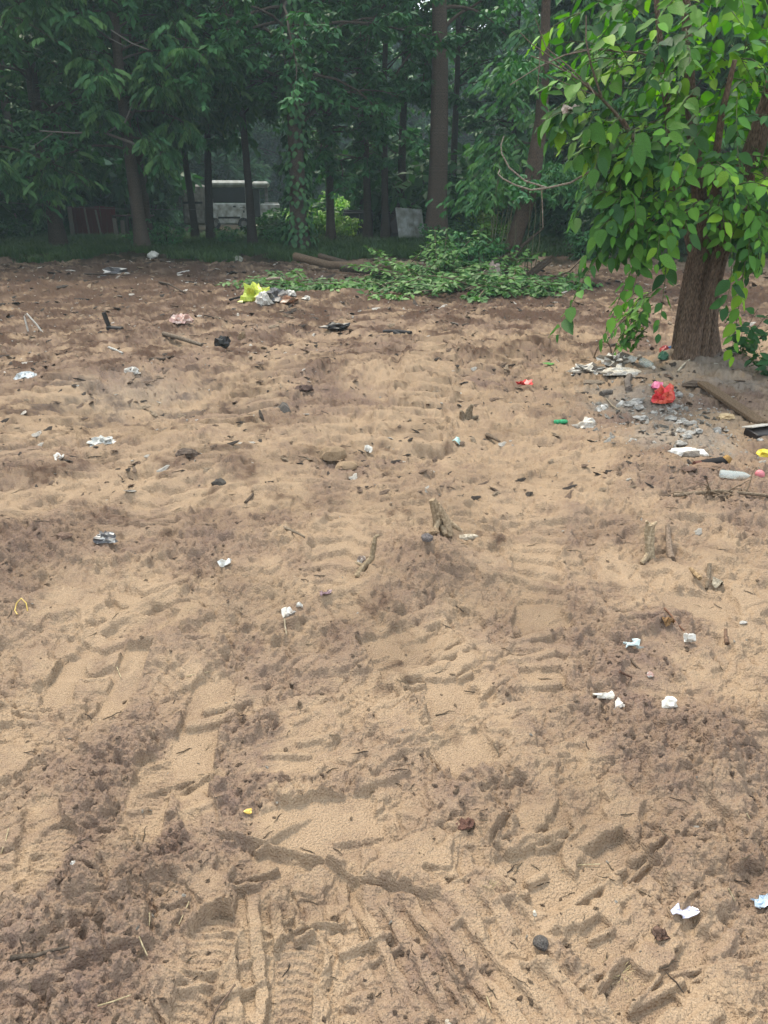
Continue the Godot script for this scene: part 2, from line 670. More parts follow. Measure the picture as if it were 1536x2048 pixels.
	var midc := Vector3(0.27, 0.193, 0.137)
	var dark := Vector3(0.198, 0.138, 0.11)
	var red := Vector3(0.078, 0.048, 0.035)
	var ashc := Vector3(0.25, 0.231, 0.204)
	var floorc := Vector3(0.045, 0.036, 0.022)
	for j in NR:
		var dd := DS[j]
		var jm := maxi(j - 1, 0)
		var jp := mini(j + 1, NR - 1)
		for i in NC:
			var k := j * NC + i
			var x := GX[k]
			vs[k] = Vector3(x, GH[k], -dd)
			var im := maxi(i - 1, 0)
			var ip := mini(i + 1, NC - 1)
			var a := Vector3(GX[j * NC + ip] - GX[j * NC + im], GH[j * NC + ip] - GH[j * NC + im], 0.0)
			var c := Vector3(GX[jp * NC + i] - GX[jm * NC + i], GH[jp * NC + i] - GH[jm * NC + i], -(DS[jp] - DS[jm]))
			ns[k] = a.cross(c).normalized()
			var g := clampf(GD[k] + 0.16 * nSpeck.get_noise_2d(x, dd) + 0.3 * nMott.get_noise_2d(x, dd * 0.8), 0.0, 1.0)
			var col := sand.lerp(midc, g * 2.0) if g < 0.5 else midc.lerp(dark, g * 2.0 - 1.0)
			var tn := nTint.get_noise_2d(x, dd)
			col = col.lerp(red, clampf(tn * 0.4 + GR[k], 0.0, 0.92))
			if GA[k] > 0.0: col = col.lerp(ashc, GA[k])
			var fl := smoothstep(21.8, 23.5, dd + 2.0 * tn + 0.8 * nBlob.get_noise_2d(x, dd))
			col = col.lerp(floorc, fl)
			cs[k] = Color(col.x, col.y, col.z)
	var ix := PackedInt32Array()
	ix.resize((NC - 1) * (NR - 1) * 6)
	var q := 0
	for j in NR - 1:
		for i in NC - 1:
			var k := j * NC + i
			ix[q] = k; ix[q + 1] = k + NC; ix[q + 2] = k + 1
			ix[q + 3] = k + 1; ix[q + 4] = k + NC; ix[q + 5] = k + NC + 1
			q += 6
	var mb := MB.new()
	mb.v = vs; mb.n = ns; mb.c = cs; mb.ix = ix
	var o := put("ground", mb.mesh(), M.soil)
	o.set_meta("kind", "structure")
	tag(o, "bare sandy clay lot churned by tyres and tracks", "ground")
	print("ground ", Time.get_ticks_msec() - t0, " tris ", ix.size() / 3)

func lay_soil():
	# pale sand
	for e in [Vector4(-1.679, 5.339, 0.753, 0.629), Vector4(-0.854, 5.1, 0.551, 0.462), Vector4(0.307, 5.599, 0.898, 0.971), Vector4(0.786, 4.776, 0.715, 0.621), Vector4(-0.206, 1.674, 0.32, 0.15),
			Vector4(-0.604, 2.093, 0.099, 0.317), Vector4(-1.192, 2.446, 0.074, 0.183), Vector4(-0.958, 2.381, 0.073, 0.224), Vector4(-0.278, 2.119, 0.215, 0.241), Vector4(0.237, 2.35, 0.323, 0.347),
			Vector4(0.709, 3.403, 0.218, 0.581), Vector4(1.065, 3.04, 0.354, 0.333), Vector4(1.444, 2.993, 0.262, 0.231), Vector4(-1.374, 2.948, 0.129, 0.271), Vector4(-0.172, 3.581, 0.431, 0.504),
			Vector4(-0.684, 1.791, 0.102, 0.272), Vector4(-0.899, 1.567, 0.066, 0.188), Vector4(-0.395, 1.247, 0.091, 0.138), Vector4(-0.212, 1.234, 0.068, 0.136), Vector4(0.421, 1.533, 0.144, 0.116),
			Vector4(0.639, 1.567, 0.08, 0.102), Vector4(0.577, 1.198, 0.122, 0.107), Vector4(0.157, 1.338, 0.131, 0.082), Vector4(-0.587, 4.066, 0.508, 0.388), Vector4(-1.272, 2.23, 0.086, 0.173),
			Vector4(1.171, 2.446, 0.204, 0.234), Vector4(-1.631, 4.144, 0.431, 0.24), Vector4(1.37, 5.339, 0.43, 0.758)]:
		blob(e, 0.06, 0.9)
	# dark loose clay
	for e in [Vector4(-1.668, 3.52, 0.474, 0.489), Vector4(-2.178, 4.486, 0.4, 0.414), Vector4(-0.893, 3.403, 0.267, 0.344), Vector4(-1.04, 4.486, 0.308, 0.321), Vector4(0.188, 3.187, 0.299, 0.387),
			Vector4(-1.069, 1.771, 0.13, 0.288), Vector4(-0.764, 1.352, 0.251, 0.125), Vector4(-0.81, 2.585, 0.31, 0.219), Vector4(-0.598, 2.818, 0.208, 0.209), Vector4(0.066, 1.469, 0.254, 0.086),
			Vector4(0.069, 1.198, 0.166, 0.167), Vector4(0.991, 1.969, 0.298, 0.264), Vector4(0.976, 2.413, 0.202, 0.196), Vector4(-2.569, 8.322, 1.774, 1.737), Vector4(-3.289, 7.329, 0.765, 1.363),
			Vector4(0.97, 8.762, 0.423, 0.774), Vector4(-0.73, 6.192, 0.451, 0.572), Vector4(-0.777, 1.637, 0.082, 0.219), Vector4(-0.131, 1.833, 0.089, 0.086), Vector4(0.693, 2.549, 0.172, 0.25),
			Vector4(1.128, 3.709, 0.496, 0.265), Vector4(0.888, 2.948, 0.215, 0.225), Vector4(-0.39, 8.918, 0.917, 1.294), Vector4(2.044, 4.144, 0.345, 0.483), Vector4(0.865, 1.567, 0.199, 0.259),
			Vector4(0.48, 1.298, 0.175, 0.092), Vector4(-0.587, 1.175, 0.164, 0.069), Vector4(-0.31, 4.144, 0.172, 0.24), Vector4(-3.136, 11.299, 3.007, 2.311), Vector4(2.007, 10.823, 2.062, 1.875), Vector4(-0.13, 2.549, 0.153, 0.178),
			Vector4(0.285, 1.833, 0.193, 0.129), Vector4(-0.371, 1.501, 0.077, 0.112)]:
		blob(e, 0.72, 0.6)
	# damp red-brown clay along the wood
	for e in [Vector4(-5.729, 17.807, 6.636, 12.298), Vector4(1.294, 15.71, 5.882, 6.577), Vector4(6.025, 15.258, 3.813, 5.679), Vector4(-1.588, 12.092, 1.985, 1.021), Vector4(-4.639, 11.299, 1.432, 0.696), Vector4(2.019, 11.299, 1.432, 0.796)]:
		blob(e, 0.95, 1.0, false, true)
	for e in [Vector4(2.11, 5.402, 0.344, 0.577), Vector4(2.117, 6.533, 0.387, 0.723), Vector4(3.107, 7.556, 0.688, 0.826)]:
		blob(e, 0.62, 0.85, true)
	blob(Vector4(-2.198, 6.717, 0.662, 0.761), 0.28, 0.8, true)

func press_tracks():
	# heaps and hollows
	mound(Vector4(0.19, 3.213, 0.301, 0.365), 0.09)
	mound(Vector4(0.309, 3.581, 0.127, 0.249), 0.06)
	mound(Vector4(-1.643, 3.52, 0.425, 0.489), 0.06)
	mound(Vector4(0.97, 8.762, 0.451, 0.805), 0.05)
	mound(Vector4(-0.81, 2.585, 0.271, 0.182), 0.035)
	mound(Vector4(-0.798, 1.409, 0.185, 0.088), 0.03)
	mound(Vector4(1.004, 1.922, 0.246, 0.208), 0.05)
	mound(Vector4(0.986, 2.446, 0.167, 0.133), 0.03)
	mound(Vector4(-0.73, 6.192, 0.41, 0.49), 0.025)
	mound(Vector4(-1.049, 4.532, 0.248, 0.28), 0.02)
	mound(Vector4(3.295, 8.051, 0.573, 0.795), 0.08)
	mound(Vector4(1.467, 3.709, 0.235, 0.198), 0.05)
	mound(Vector4(-2.178, 4.486, 0.308, 0.368), 0.05)
	mound(Vector4(0.617, 2.882, 0.338, 0.108), 0.03)
	# crawler shoes far off
	band([Vector2(0.7, 9.977), Vector2(0.476, 7.796), Vector2(0.165, 5.217)], 0.5, 0.27, 0.075, 0.0, 0.02)
	band([Vector2(-0.808, 8.464), Vector2(-1.033, 6.91), Vector2(-1.213, 5.339)], 0.6, 0.27, 0.075, 0.0, 0.015)
	band([Vector2(2.575, 10.599), Vector2(1.559, 8.918), Vector2(0.822, 7.329)], 0.5, 0.27, 0.07, 0.0, 0.015)
	band([Vector2(-3.032, 7.674), Vector2(-2.763, 6.359), Vector2(-2.301, 4.486)], 0.55, 0.25, 0.06, 0.0, 0.015)
	band([Vector2(-3.575, 7.329), Vector2(-2.785, 5.737)], 0.4, 0.16, 0.02, 0.0, 0.01)
	band([Vector2(-0.24, 13.676), Vector2(-0.344, 11.299), Vector2(-0.676, 8.918)], 0.5, 0.2, 0.025, 0.0, 0.01)
	shoe_bars([Vector2(0.7, 9.977), Vector2(0.476, 7.796), Vector2(0.165, 5.217)], 0.46, 0.24, 0.05)
	shoe_bars([Vector2(-0.778, 8.762), Vector2(-1.033, 6.91), Vector2(-1.213, 5.339)], 0.62, 0.24, 0.05)
	shoe_bars([Vector2(2.695, 10.823), Vector2(1.559, 8.918), Vector2(0.822, 7.329)], 0.5, 0.25, 0.045)
	shoe_bars([Vector2(-3.071, 7.922), Vector2(-2.763, 6.359), Vector2(-2.301, 4.486)], 0.55, 0.22, 0.04)
	# wheel tracks of the loader, lugs across
	band([Vector2(0.881, 3.99), Vector2(0.725, 3.292), Vector2(0.607, 2.549), Vector2(0.567, 2.119)], 0.24, 0.125, 0.022, 0.0, 0.016)
	band([Vector2(0.046, 2.818), Vector2(0.24, 2.381), Vector2(0.346, 2.017)], 0.32, 0.14, 0.024, 0.5, 0.016)
	band([Vector2(0.285, 1.833), Vector2(0.473, 1.533), Vector2(0.608, 1.298), Vector2(0.677, 1.087)], 0.36, 0.15, 0.024, 0.45, 0.016)
	band([Vector2(-1.069, 5.339), Vector2(-1.237, 4.066), Vector2(-1.246, 3.292)], 0.4, 0.16, 0.03, 0.4, 0.018)
	band([Vector2(-1.006, 3.187), Vector2(-1.078, 2.698), Vector2(-1.117, 2.23)], 0.3, 0.13, 0.024, 0.5, 0.015)
	band([Vector2(-0.138, 4.144), Vector2(-0.167, 3.461), Vector2(-0.263, 2.777)], 0.34, 0.15, 0.024, -0.5, 0.015)
	band([Vector2(1.55, 5.339), Vector2(1.113, 4.486), Vector2(0.811, 3.99)], 0.4, 0.18, 0.02, 0.4, 0.012)
	band([Vector2(-0.676, 4.776), Vector2(-0.813, 4.066), Vector2(-0.832, 3.461)], 0.3, 0.15, 0.016, 0.0, 0.01)
	band([Vector2(1.282, 2.737), Vector2(1.057, 2.549), Vector2(0.899, 2.174)], 0.24, 0.12, 0.013, 0.3, 0.01)
	band([Vector2(-1.008, 1.833), Vector2(-0.92, 1.601), Vector2(-0.86, 1.409)], 0.12, 0.09, 0.008, 0.0, 0.012)
	# dragged tread and bucket teeth in front
	band([Vector2(-0.223, 1.567), Vector2(-0.178, 1.366), Vector2(-0.112, 1.087)], 0.36, 0.058, 0.019, 0.0, 0.008, true, 0.85)
	band([Vector2(-0.01, 1.517), Vector2(0.096, 1.298), Vector2(0.198, 1.077)], 0.3, 0.06, 0.02, 0.0, 0.008, true, 0.7, 0.15)
	band([Vector2(0.17, 1.501), Vector2(0.294, 1.298), Vector2(0.428, 1.087)], 0.26, 0.075, 0.02, 0.0, 0.006, true, 0.7, 0.1)
	band([Vector2(-0.52, 1.922), Vector2(-0.326, 1.969), Vector2(-0.115, 2.174)], 0.3, 0.06, 0.004, 0.0, 0.004, true, 0.9)
	band([Vector2(-0.462, 1.567), Vector2(-0.52, 1.712), Vector2(-0.719, 2.093)], 0.10, 0.07, 0.008, 0.0, 0.006, true, 0.8)
	# flat pressed plates
	slab(Vector4(-0.178, 1.674, 0.209, 0.112), 0.35, 0.004, 0.08)
	slab(Vector4(-0.616, 2.146, 0.08, 0.301), 0.05, 0.008, 0.06)
	slab(Vector4(-1.188, 2.446, 0.056, 0.16), 0.05, 0.008, 0.03)
	slab(Vector4(-0.958, 2.397, 0.058, 0.194), -0.05, 0.008, 0.04)
	slab(Vector4(0.416, 1.541, 0.092, 0.092), 0.5, 0.012, 0.05)
	slab(Vector4(0.644, 1.584, 0.061, 0.076), 0.5, 0.012, 0.08)
	slab(Vector4(0.553, 1.192, 0.077, 0.071), 0.6, 0.01, 0.08)
	slab(Vector4(0.508, 1.338, 0.071, 0.049), 0.6, 0.006, 0.15)
	slab(Vector4(0.042, 2.549, 0.115, 0.107), 0.5, 0.006, 0.06)
	slab(Vector4(0.23, 2.259, 0.122, 0.1), 0.5, 0.008, 0.08)
	slab(Vector4(0.254, 1.969, 0.094, 0.081), 0.5, 0.008, 0.12)
	slab(Vector4(-0.696, 1.833, 0.067, 0.193), 0.05, 0.006, 0.08)
	slab(Vector4(-0.209, 1.21, 0.049, 0.084), 0.0, 0.01, 0.08)
	slab(Vector4(0.648, 2.818, 0.104, 0.104), 0.1, 0.006, 0.15)
	slab(Vector4(0.584, 2.381, 0.08, 0.08), 0.0, 0.008, 0.15)
	slab(Vector4(1.34, 2.948, 0.172, 0.099), -0.1, 0.004, 0.06)
	footprint(Vector2(-0.416, 1.265), -0.12, 0.29)
	footprint(Vector2(-0.883, 1.533), 0.06, 0.28)
	footprint(Vector2(-0.2, 1.228), -0.05, 0.27)
	footprint(Vector2(-0.696, 1.833), 0.05, 0.27)
	# the long broken edge and other cracked steps
	ridge([Vector2(-0.526, 1.674), Vector2(-0.408, 1.637), Vector2(-0.309, 1.615), Vector2(-0.171, 1.58), Vector2(-0.062, 1.52), Vector2(0.041, 1.497), Vector2(0.201, 1.423)], 0.012, 0.004, -0.03)
	ridge([Vector2(0.147, 2.017), Vector2(0.051, 1.993), Vector2(-0.073, 1.877)], 0.010, 0.004, 0.014)
	ridge([Vector2(0.147, 2.017), Vector2(0.2, 1.877), Vector2(0.248, 1.833)], 0.010, 0.004, -0.014)
	ridge([Vector2(0.188, 1.731), Vector2(0.142, 1.674), Vector2(0.181, 1.637), Vector2(0.223, 1.655)], 0.012, 0.01, 0.010)
	ridge([Vector2(0.046, 1.751), Vector2(0.129, 1.702), Vector2(0.204, 1.674)], 0.016, 0.014)
	ridge([Vector2(0.541, 1.628), Vector2(0.654, 1.689)], 0.022, 0.02)
	ridge([Vector2(0.573, 1.674), Vector2(0.541, 1.628)], 0.02, 0.012)
	ridge([Vector2(0.339, 1.601), Vector2(0.503, 1.674)], 0.016, 0.014)
	ridge([Vector2(0.452, 1.438), Vector2(0.58, 1.517)], 0.014, 0.014)
	ridge([Vector2(0.671, 1.584), Vector2(0.718, 1.605)], 0.018, 0.016)
	ridge([Vector2(0.766, 1.285), Vector2(0.841, 1.338)], 0.022, 0.02)
	ridge([Vector2(0.656, 1.113), Vector2(0.724, 1.152)], 0.022, 0.018)
	ridge([Vector2(0.379, 1.517), Vector2(0.422, 1.541)], 0.016, 0.012)
	ridge([Vector2(-0.832, 1.21), Vector2(-0.762, 1.228), Vector2(-0.688, 1.257)], 0.034, 0.02)
	ridge([Vector2(-0.846, 1.192), Vector2(-0.783, 1.198), Vector2(-0.697, 1.234), Vector2(-0.613, 1.291), Vector2(-0.502, 1.311)], 0.012, -0.006, -0.014)
	ridge([Vector2(-1.121, 2.43), Vector2(-1.034, 2.446)], 0.016, 0.016)
	ridge([Vector2(-0.255, 2.23), Vector2(-0.113, 2.119)], 0.02, 0.014)
	ridge([Vector2(-0.271, 2.042), Vector2(-0.112, 2.093)], 0.02, 0.016)
	ridge([Vector2(-0.393, 2.23), Vector2(-0.224, 2.274)], 0.022, 0.014)
	for a in [Vector4(0.113, 2.397, 0.109, 0.058), Vector4(0.291, 2.549, 0.096, 0.057), Vector4(0.556, 2.531, 0.086, 0.028), Vector4(0.539, 2.334, 0.08, 0.025), Vector4(0.579, 2.659, 0.079, 0.03), Vector4(-0.996, 2.904, 0.085, 0.079), Vector4(-1.069, 2.798, 0.074, 0.066),
			Vector4(-0.999, 4.144, 0.172, 0.096), Vector4(-1.078, 3.99, 0.167, 0.09), Vector4(-1.279, 4.225, 0.146, 0.066), Vector4(0.033, 3.916, 0.109, 0.029), Vector4(0.175, 4.066, 0.113, 0.031), Vector4(-0.178, 3.709, 0.157, 0.026), Vector4(-0.588, 2.174, 0.061, 0.033), Vector4(-0.522, 2.274, 0.088, 0.041),
			Vector4(0.148, 2.777, 0.123, 0.065), Vector4(1.066, 4.88, 0.232, 0.106), Vector4(1.084, 2.818, 0.166, 0.058), Vector4(-0.146, 2.948, 0.108, 0.072), Vector4(0.392, 2.174, 0.085, 0.017)]:
		var dx: float = a.z
		ridge([Vector2(a.x - dx, a.y - a.w), Vector2(a.x + dx, a.y + a.w)], 0.02 + 0.004 * a.y, 0.012 + 0.003 * a.y)
	for i in 420:
		var dd := rng.randf_range(3.6, 13.0)
		var x := rng.randf_range(-1.0, 1.0) * (0.48 * dd + 0.3)
		var an := 0.35 * sin(x * 0.9 + dd * 0.5) + rng.randf_range(-0.3, 0.3)
		var dr := Vector2(cos(an), sin(an)) * rng.randf_range(0.05, 0.2)
		var p := Vector2(x, dd)
		if i % 2 == 0: ridge([p - dr, p + dr], rng.randf_range(0.02, 0.04), rng.randf_range(0.012, 0.03))
		else: ridge([p - dr * 1.5, p + Vector2(0, rng.randf_range(-.05, .05)), p + dr * 1.5], 0.012, 0.004, -rng.randf_range(0.012, 0.03))
	# countless small lug crumbs, alike in direction where a wheel turned
	for i in 520:
		var dd := 1.2 + pow(rng.randf(), 1.6) * 11.0
		var x := rng.randf_range(-1.0, 1.0) * (0.48 * dd + 0.3)
		var an := 0.55 * sin(x * 1.3 + dd * 0.7) + rng.randf_range(-0.35, 0.35)
		var hl := rng.randf_range(0.02, 0.075) * (0.8 + 0.1 * dd)
		var dr := Vector2(cos(an), sin(an)) * hl
		var p := Vector2(x, dd)
		if rng.randf() < 0.6:
			ridge([p - dr, p + dr], rng.randf_range(0.008, 0.018) * (0.8 + 0.1 * dd), rng.randf_range(0.006, 0.016), 0.0)
		else:
			var pv := Vector2(-dr.y, dr.x) * rng.randf_range(-0.5, 0.5)
			ridge([p - dr * 1.6, p + pv, p + dr * 1.6 + pv], 0.008, 0.003, rng.randf_range(-0.014, 0.014))

# ---------------------------------------------------------------- the wood

func curve_pts(a: Vector3, dir: Vector3, ln: float, n: int, droop: float, wig: float) -> Array:
	var out := [a]
	var p := a
	var d := dir.normalized()
	for i in n:
		d = (d + Vector3(rng.randf_range(-wig, wig), -droop + rng.randf_range(-wig, wig) * 0.5, rng.randf_range(-wig, wig))).normalized()
		p += d * (ln / n)
		out.append(p)
	return out

func taper(r0: float, r1: float, n: int) -> Array:
	var out := []
	for i in n + 1: out.append(lerpf(r0, r1, float(i) / n))
	return out

func green(kind: int) -> Color:
	var t := rng.randf()
	var c: Color
	if kind == 0: c = Color(0.045, 0.135, 0.052).lerp(Color(0.13, 0.245, 0.075), t * t)
	elif kind == 1: c = Color(0.036, 0.130, 0.052).lerp(Color(0.085, 0.215, 0.07), t)
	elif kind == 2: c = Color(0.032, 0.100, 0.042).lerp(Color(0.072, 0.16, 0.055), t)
	else: c = Color(0.13, 0.22, 0.04).lerp(Color(0.20, 0.28, 0.05), t)
	return c

func frond(mb: MB, p: Vector3, dir: Vector3, kind: int, size: float):
	# kind 0: feather of narrow hanging leaflets; 1: hand of ovate leaves; 2: coarse leaf clump
	if kind == 0:
		var d := dir
		var q := p
		var col := green(0)
		var side := dir.cross(Vector3.UP).normalized()
		for i in 6:
			d = (d + Vector3(0, -0.16, 0)).normalized()
			q += d * size * 0.075
			for s in [-1.0, 1.0]:
				var ld: Vector3 = (d * 0.55 + side * s * 0.6 + Vector3(0, -0.75, 0) + Vector3(rng.randf_range(-.2, .2), rng.randf_range(-.2, .2), rng.randf_range(-.2, .2))).normalized()
				mb.leaf(q, ld, (Vector3.UP * 0.6 - d * 0.3 + side * s * 0.5).normalized(), size * rng.randf_range(0.2, 0.3), size * 0.105, col * rng.randf_range(0.85, 1.15))
	elif kind == 1:
		var col := green(1)
		for i in 5:
			var a := rng.randf() * TAU
			var ld := (dir * 0.5 + Vector3(cos(a) * 0.7, -0.55 + rng.randf_range(-.3, .3), sin(a) * 0.7)).normalized()
			mb.leaf(p + ld * size * 0.06, ld, (Vector3.UP + Vector3(rng.randf_range(-.5, .5), 0, rng.randf_range(-.5, .5))).normalized(), size * rng.randf_range(0.26, 0.42), size * rng.randf_range(0.15, 0.22), col * rng.randf_range(0.85, 1.15))
	else:
		var col := green(2)
		for i in 4:
			var ld := Vector3(rng.randf_range(-1, 1), rng.randf_range(-0.9, 0.3), rng.randf_range(-1, 1)).normalized()
			mb.leaf(p + ld * size * 0.1, ld, (Vector3.UP + Vector3(rng.randf_range(-.6, .6), 0, rng.randf_range(-.6, .6))).normalized(), size * rng.randf_range(0.4, 0.7), size * 0.3, col * rng.randf_range(0.85, 1.15))

func make_tree(kind: int, h: float, low: float, rad: float, tr: float, nb: int, subs: int, per: int, fs: float, lean := Vector3.ZERO, bark := Color(0.17, 0.13, 0.1)) -> Dictionary:
	var wood := MB.new()
	var crown := MB.new()
	var tp := []
	var nseg := 12
	var w1 := rng.randf() * TAU
	var w2 := rng.randf() * TAU
	for i in nseg + 1:
		var t := float(i) / nseg
		tp.append(Vector3(sin(t * 5.0 + w1) - sin(w1), 0, cos(t * 4.0 + w2) - cos(w2)) * 0.22 * sqrt(t) + Vector3(0, h * t - 0.15 * (1.0 - t), 0) + lean * t * h * (1.0 - 0.35 * t))
	var trad := []
	for i in nseg + 1:
		var t := float(i) / nseg
		trad.append(tr * (1.0 - 0.82 * t) * (1.0 + 0.5 * exp(-t * 28.0)))
	wood.tube(tp, trad, 10, bark, 0.05, rng)
	for b in nb:
		var t := lerpf(low / h, 0.97, pow((b + rng.randf()) / nb, 1.15))
		var ft := t * nseg
		var p0: Vector3 = tp[int(ft)].lerp(tp[mini(int(ft) + 1, nseg)], ft - int(ft))
		var az := rng.randf() * TAU
		var rel := (t - low / h) / (1.0 - low / h)
		var L := rad * (0.75 + 0.5 * sin(minf(rel * 1.7 + 0.5, 2.9))) * rng.randf_range(0.45, 1.1) * (1.0 - 0.55 * rel * rel)
		var dir := Vector3(cos(az), rng.randf_range(0.05, 1.1), sin(az))
		var bp := curve_pts(p0, dir, L, 6, rng.randf_range(0.02, 0.24), 0.22)
		wood.tube(bp, taper(tr * 0.22 * (1.1 - 0.6 * t), 0.012, 6), 5, bark, 0.0, null, false)
		for s in subs:
			var u := lerpf(0.25, 1.0, sqrt((s + rng.randf()) / subs)) * 5.99
			var q0: Vector3 = bp[int(u)].lerp(bp[int(u) + 1], u - int(u))
			var bd: Vector3 = (bp[int(u) + 1] - bp[int(u)]).normalized()
			var sp := curve_pts(q0, bd * 0.6 + Vector3(rng.randf_range(-1, 1), rng.randf_range(-.5, .8), rng.randf_range(-1, 1)), L * rng.randf_range(0.16, 0.34), 3, 0.14, 0.25)
			wood.tube(sp, taper(0.014, 0.005, 3), 3, bark, 0.0, null, false)
			var cnt := int(per * rng.randf_range(0.4, 1.6))
			for f in cnt:
				var v := rng.randf_range(0.35, 1.0) * 2.99
				var fp: Vector3 = sp[int(v)].lerp(sp[int(v) + 1], v - int(v))
				var fa := rng.randf() * TAU
				frond(crown, fp + Vector3(cos(fa), rng.randf_range(-.8, .6), sin(fa)) * fs * 0.22 * rng.randf(), (bd * 0.4 + Vector3(cos(fa), rng.randf_range(-.3, .45), sin(fa))).normalized(), kind, fs * rng.randf_range(0.75, 1.25))
	return {"trunk": wood.mesh(), "crown": crown.mesh(), "tris": (wood.ix.size() + crown.ix.size()) / 3}

func plant_tree(t: Dictionary, p: Vector2, turn: float, sc: float, label: String, group := "trees at the edge of the wood", called := "woodland_tree") -> Node3D:
	var o := base(called, Vector3(p.x, ground_y(p.x, p.y) - 0.05, -p.y), label, "tree", group)
	put("trunk", t.trunk, M.bark, o)
	put("crown", t.crown, M.leaf, o)
	o.rotation.y = turn
	o.scale = Vector3.ONE * sc
	return o

func scatter(called: String, me: Mesh, mt: Material, xf: Array, cols: Array, label: String, category: String, parent: Node3D = null) -> MultiMeshInstance3D:
	var mm := MultiMesh.new()
	mm.transform_format = MultiMesh.TRANSFORM_3D
	mm.use_colors = cols.size() > 0
	mm.mesh = me
	mm.instance_count = xf.size()
	for i in xf.size():
		mm.set_instance_transform(i, xf[i])
		if cols.size() > 0: mm.set_instance_color(i, cols[i])
	var o := MultiMeshInstance3D.new()
	o.multimesh = mm
	o.material_override = mt
	if parent == null:
		o.name = numbered(called)
		add_child(o)
		tag(o, label, category, "", "stuff")
	else:
		o.name = called
		parent.add_child(o, true)
		o.set_meta("kind", "stuff")
	return o

func spot(x: float, d: float, turn: float, sc: Vector3, up := 0.0) -> Transform3D:
	return Transform3D((Basis.from_euler(Vector3(rng.randf_range(-.06, .06), 0, rng.randf_range(-.06, .06))) * Basis(Vector3.UP, turn)).scaled_local(sc), Vector3(x, ground_y(x, d) + up, -d))

func make_shrub(kind: int, h: float, rad: float, stems: int, per: int, fs: float) -> Dictionary:
	var wood := MB.new()
	var crown := MB.new()
	for s in stems:
		var az := rng.randf() * TAU
		var p0 := Vector3(cos(az), 0, sin(az)) * rad * 0.25 * rng.randf() + Vector3(0, -0.05, 0)
		var sp := curve_pts(p0, Vector3(cos(az) * 0.45, 1.0, sin(az) * 0.45), h * rng.randf_range(0.6, 1.1), 5, 0.06, 0.2)
		wood.tube(sp, taper(0.02, 0.004, 5), 4, Color(0.12, 0.1, 0.07), 0.0, null, false)
		for f in per:
			var v := rng.randf_range(0.12, 1.0) * 4.99
			var fp: Vector3 = sp[int(v)].lerp(sp[int(v) + 1], v - int(v))
			var fa := rng.randf() * TAU
			frond(crown, fp + Vector3(cos(fa), rng.randf_range(-.5, .5), sin(fa)) * rad * 0.28 * rng.randf(), Vector3(cos(fa), rng.randf_range(-.2, .5), sin(fa)).normalized(), kind, fs * rng.randf_range(0.8, 1.2))
	return {"stems": wood.mesh(), "foliage": crown.mesh()}

func tuft_mesh(blades: int, h: float, spread: float, wide := 0.008) -> ArrayMesh:
	var mb := MB.new()
	for i in blades:
		var a := rng.randf() * TAU
		var o := Vector3(cos(a), 0, sin(a)) * spread * rng.randf()
		var out := Vector3(cos(a + 0.5), 0, sin(a + 0.5))
		var hh := h * rng.randf_range(0.5, 1.1)
		var sd := out.cross(Vector3.UP) * wide
		var m := o + out * hh * 0.22 + Vector3.UP * hh * 0.62
		var t := o + out * hh * 0.62 + Vector3.UP * hh
		mb.quad(o - sd, o + sd, m + sd * 0.8, m - sd * 0.8, Color.WHITE)
		mb.tri(m - sd * 0.8, m + sd * 0.8, t, Color.WHITE)
	return mb.mesh()

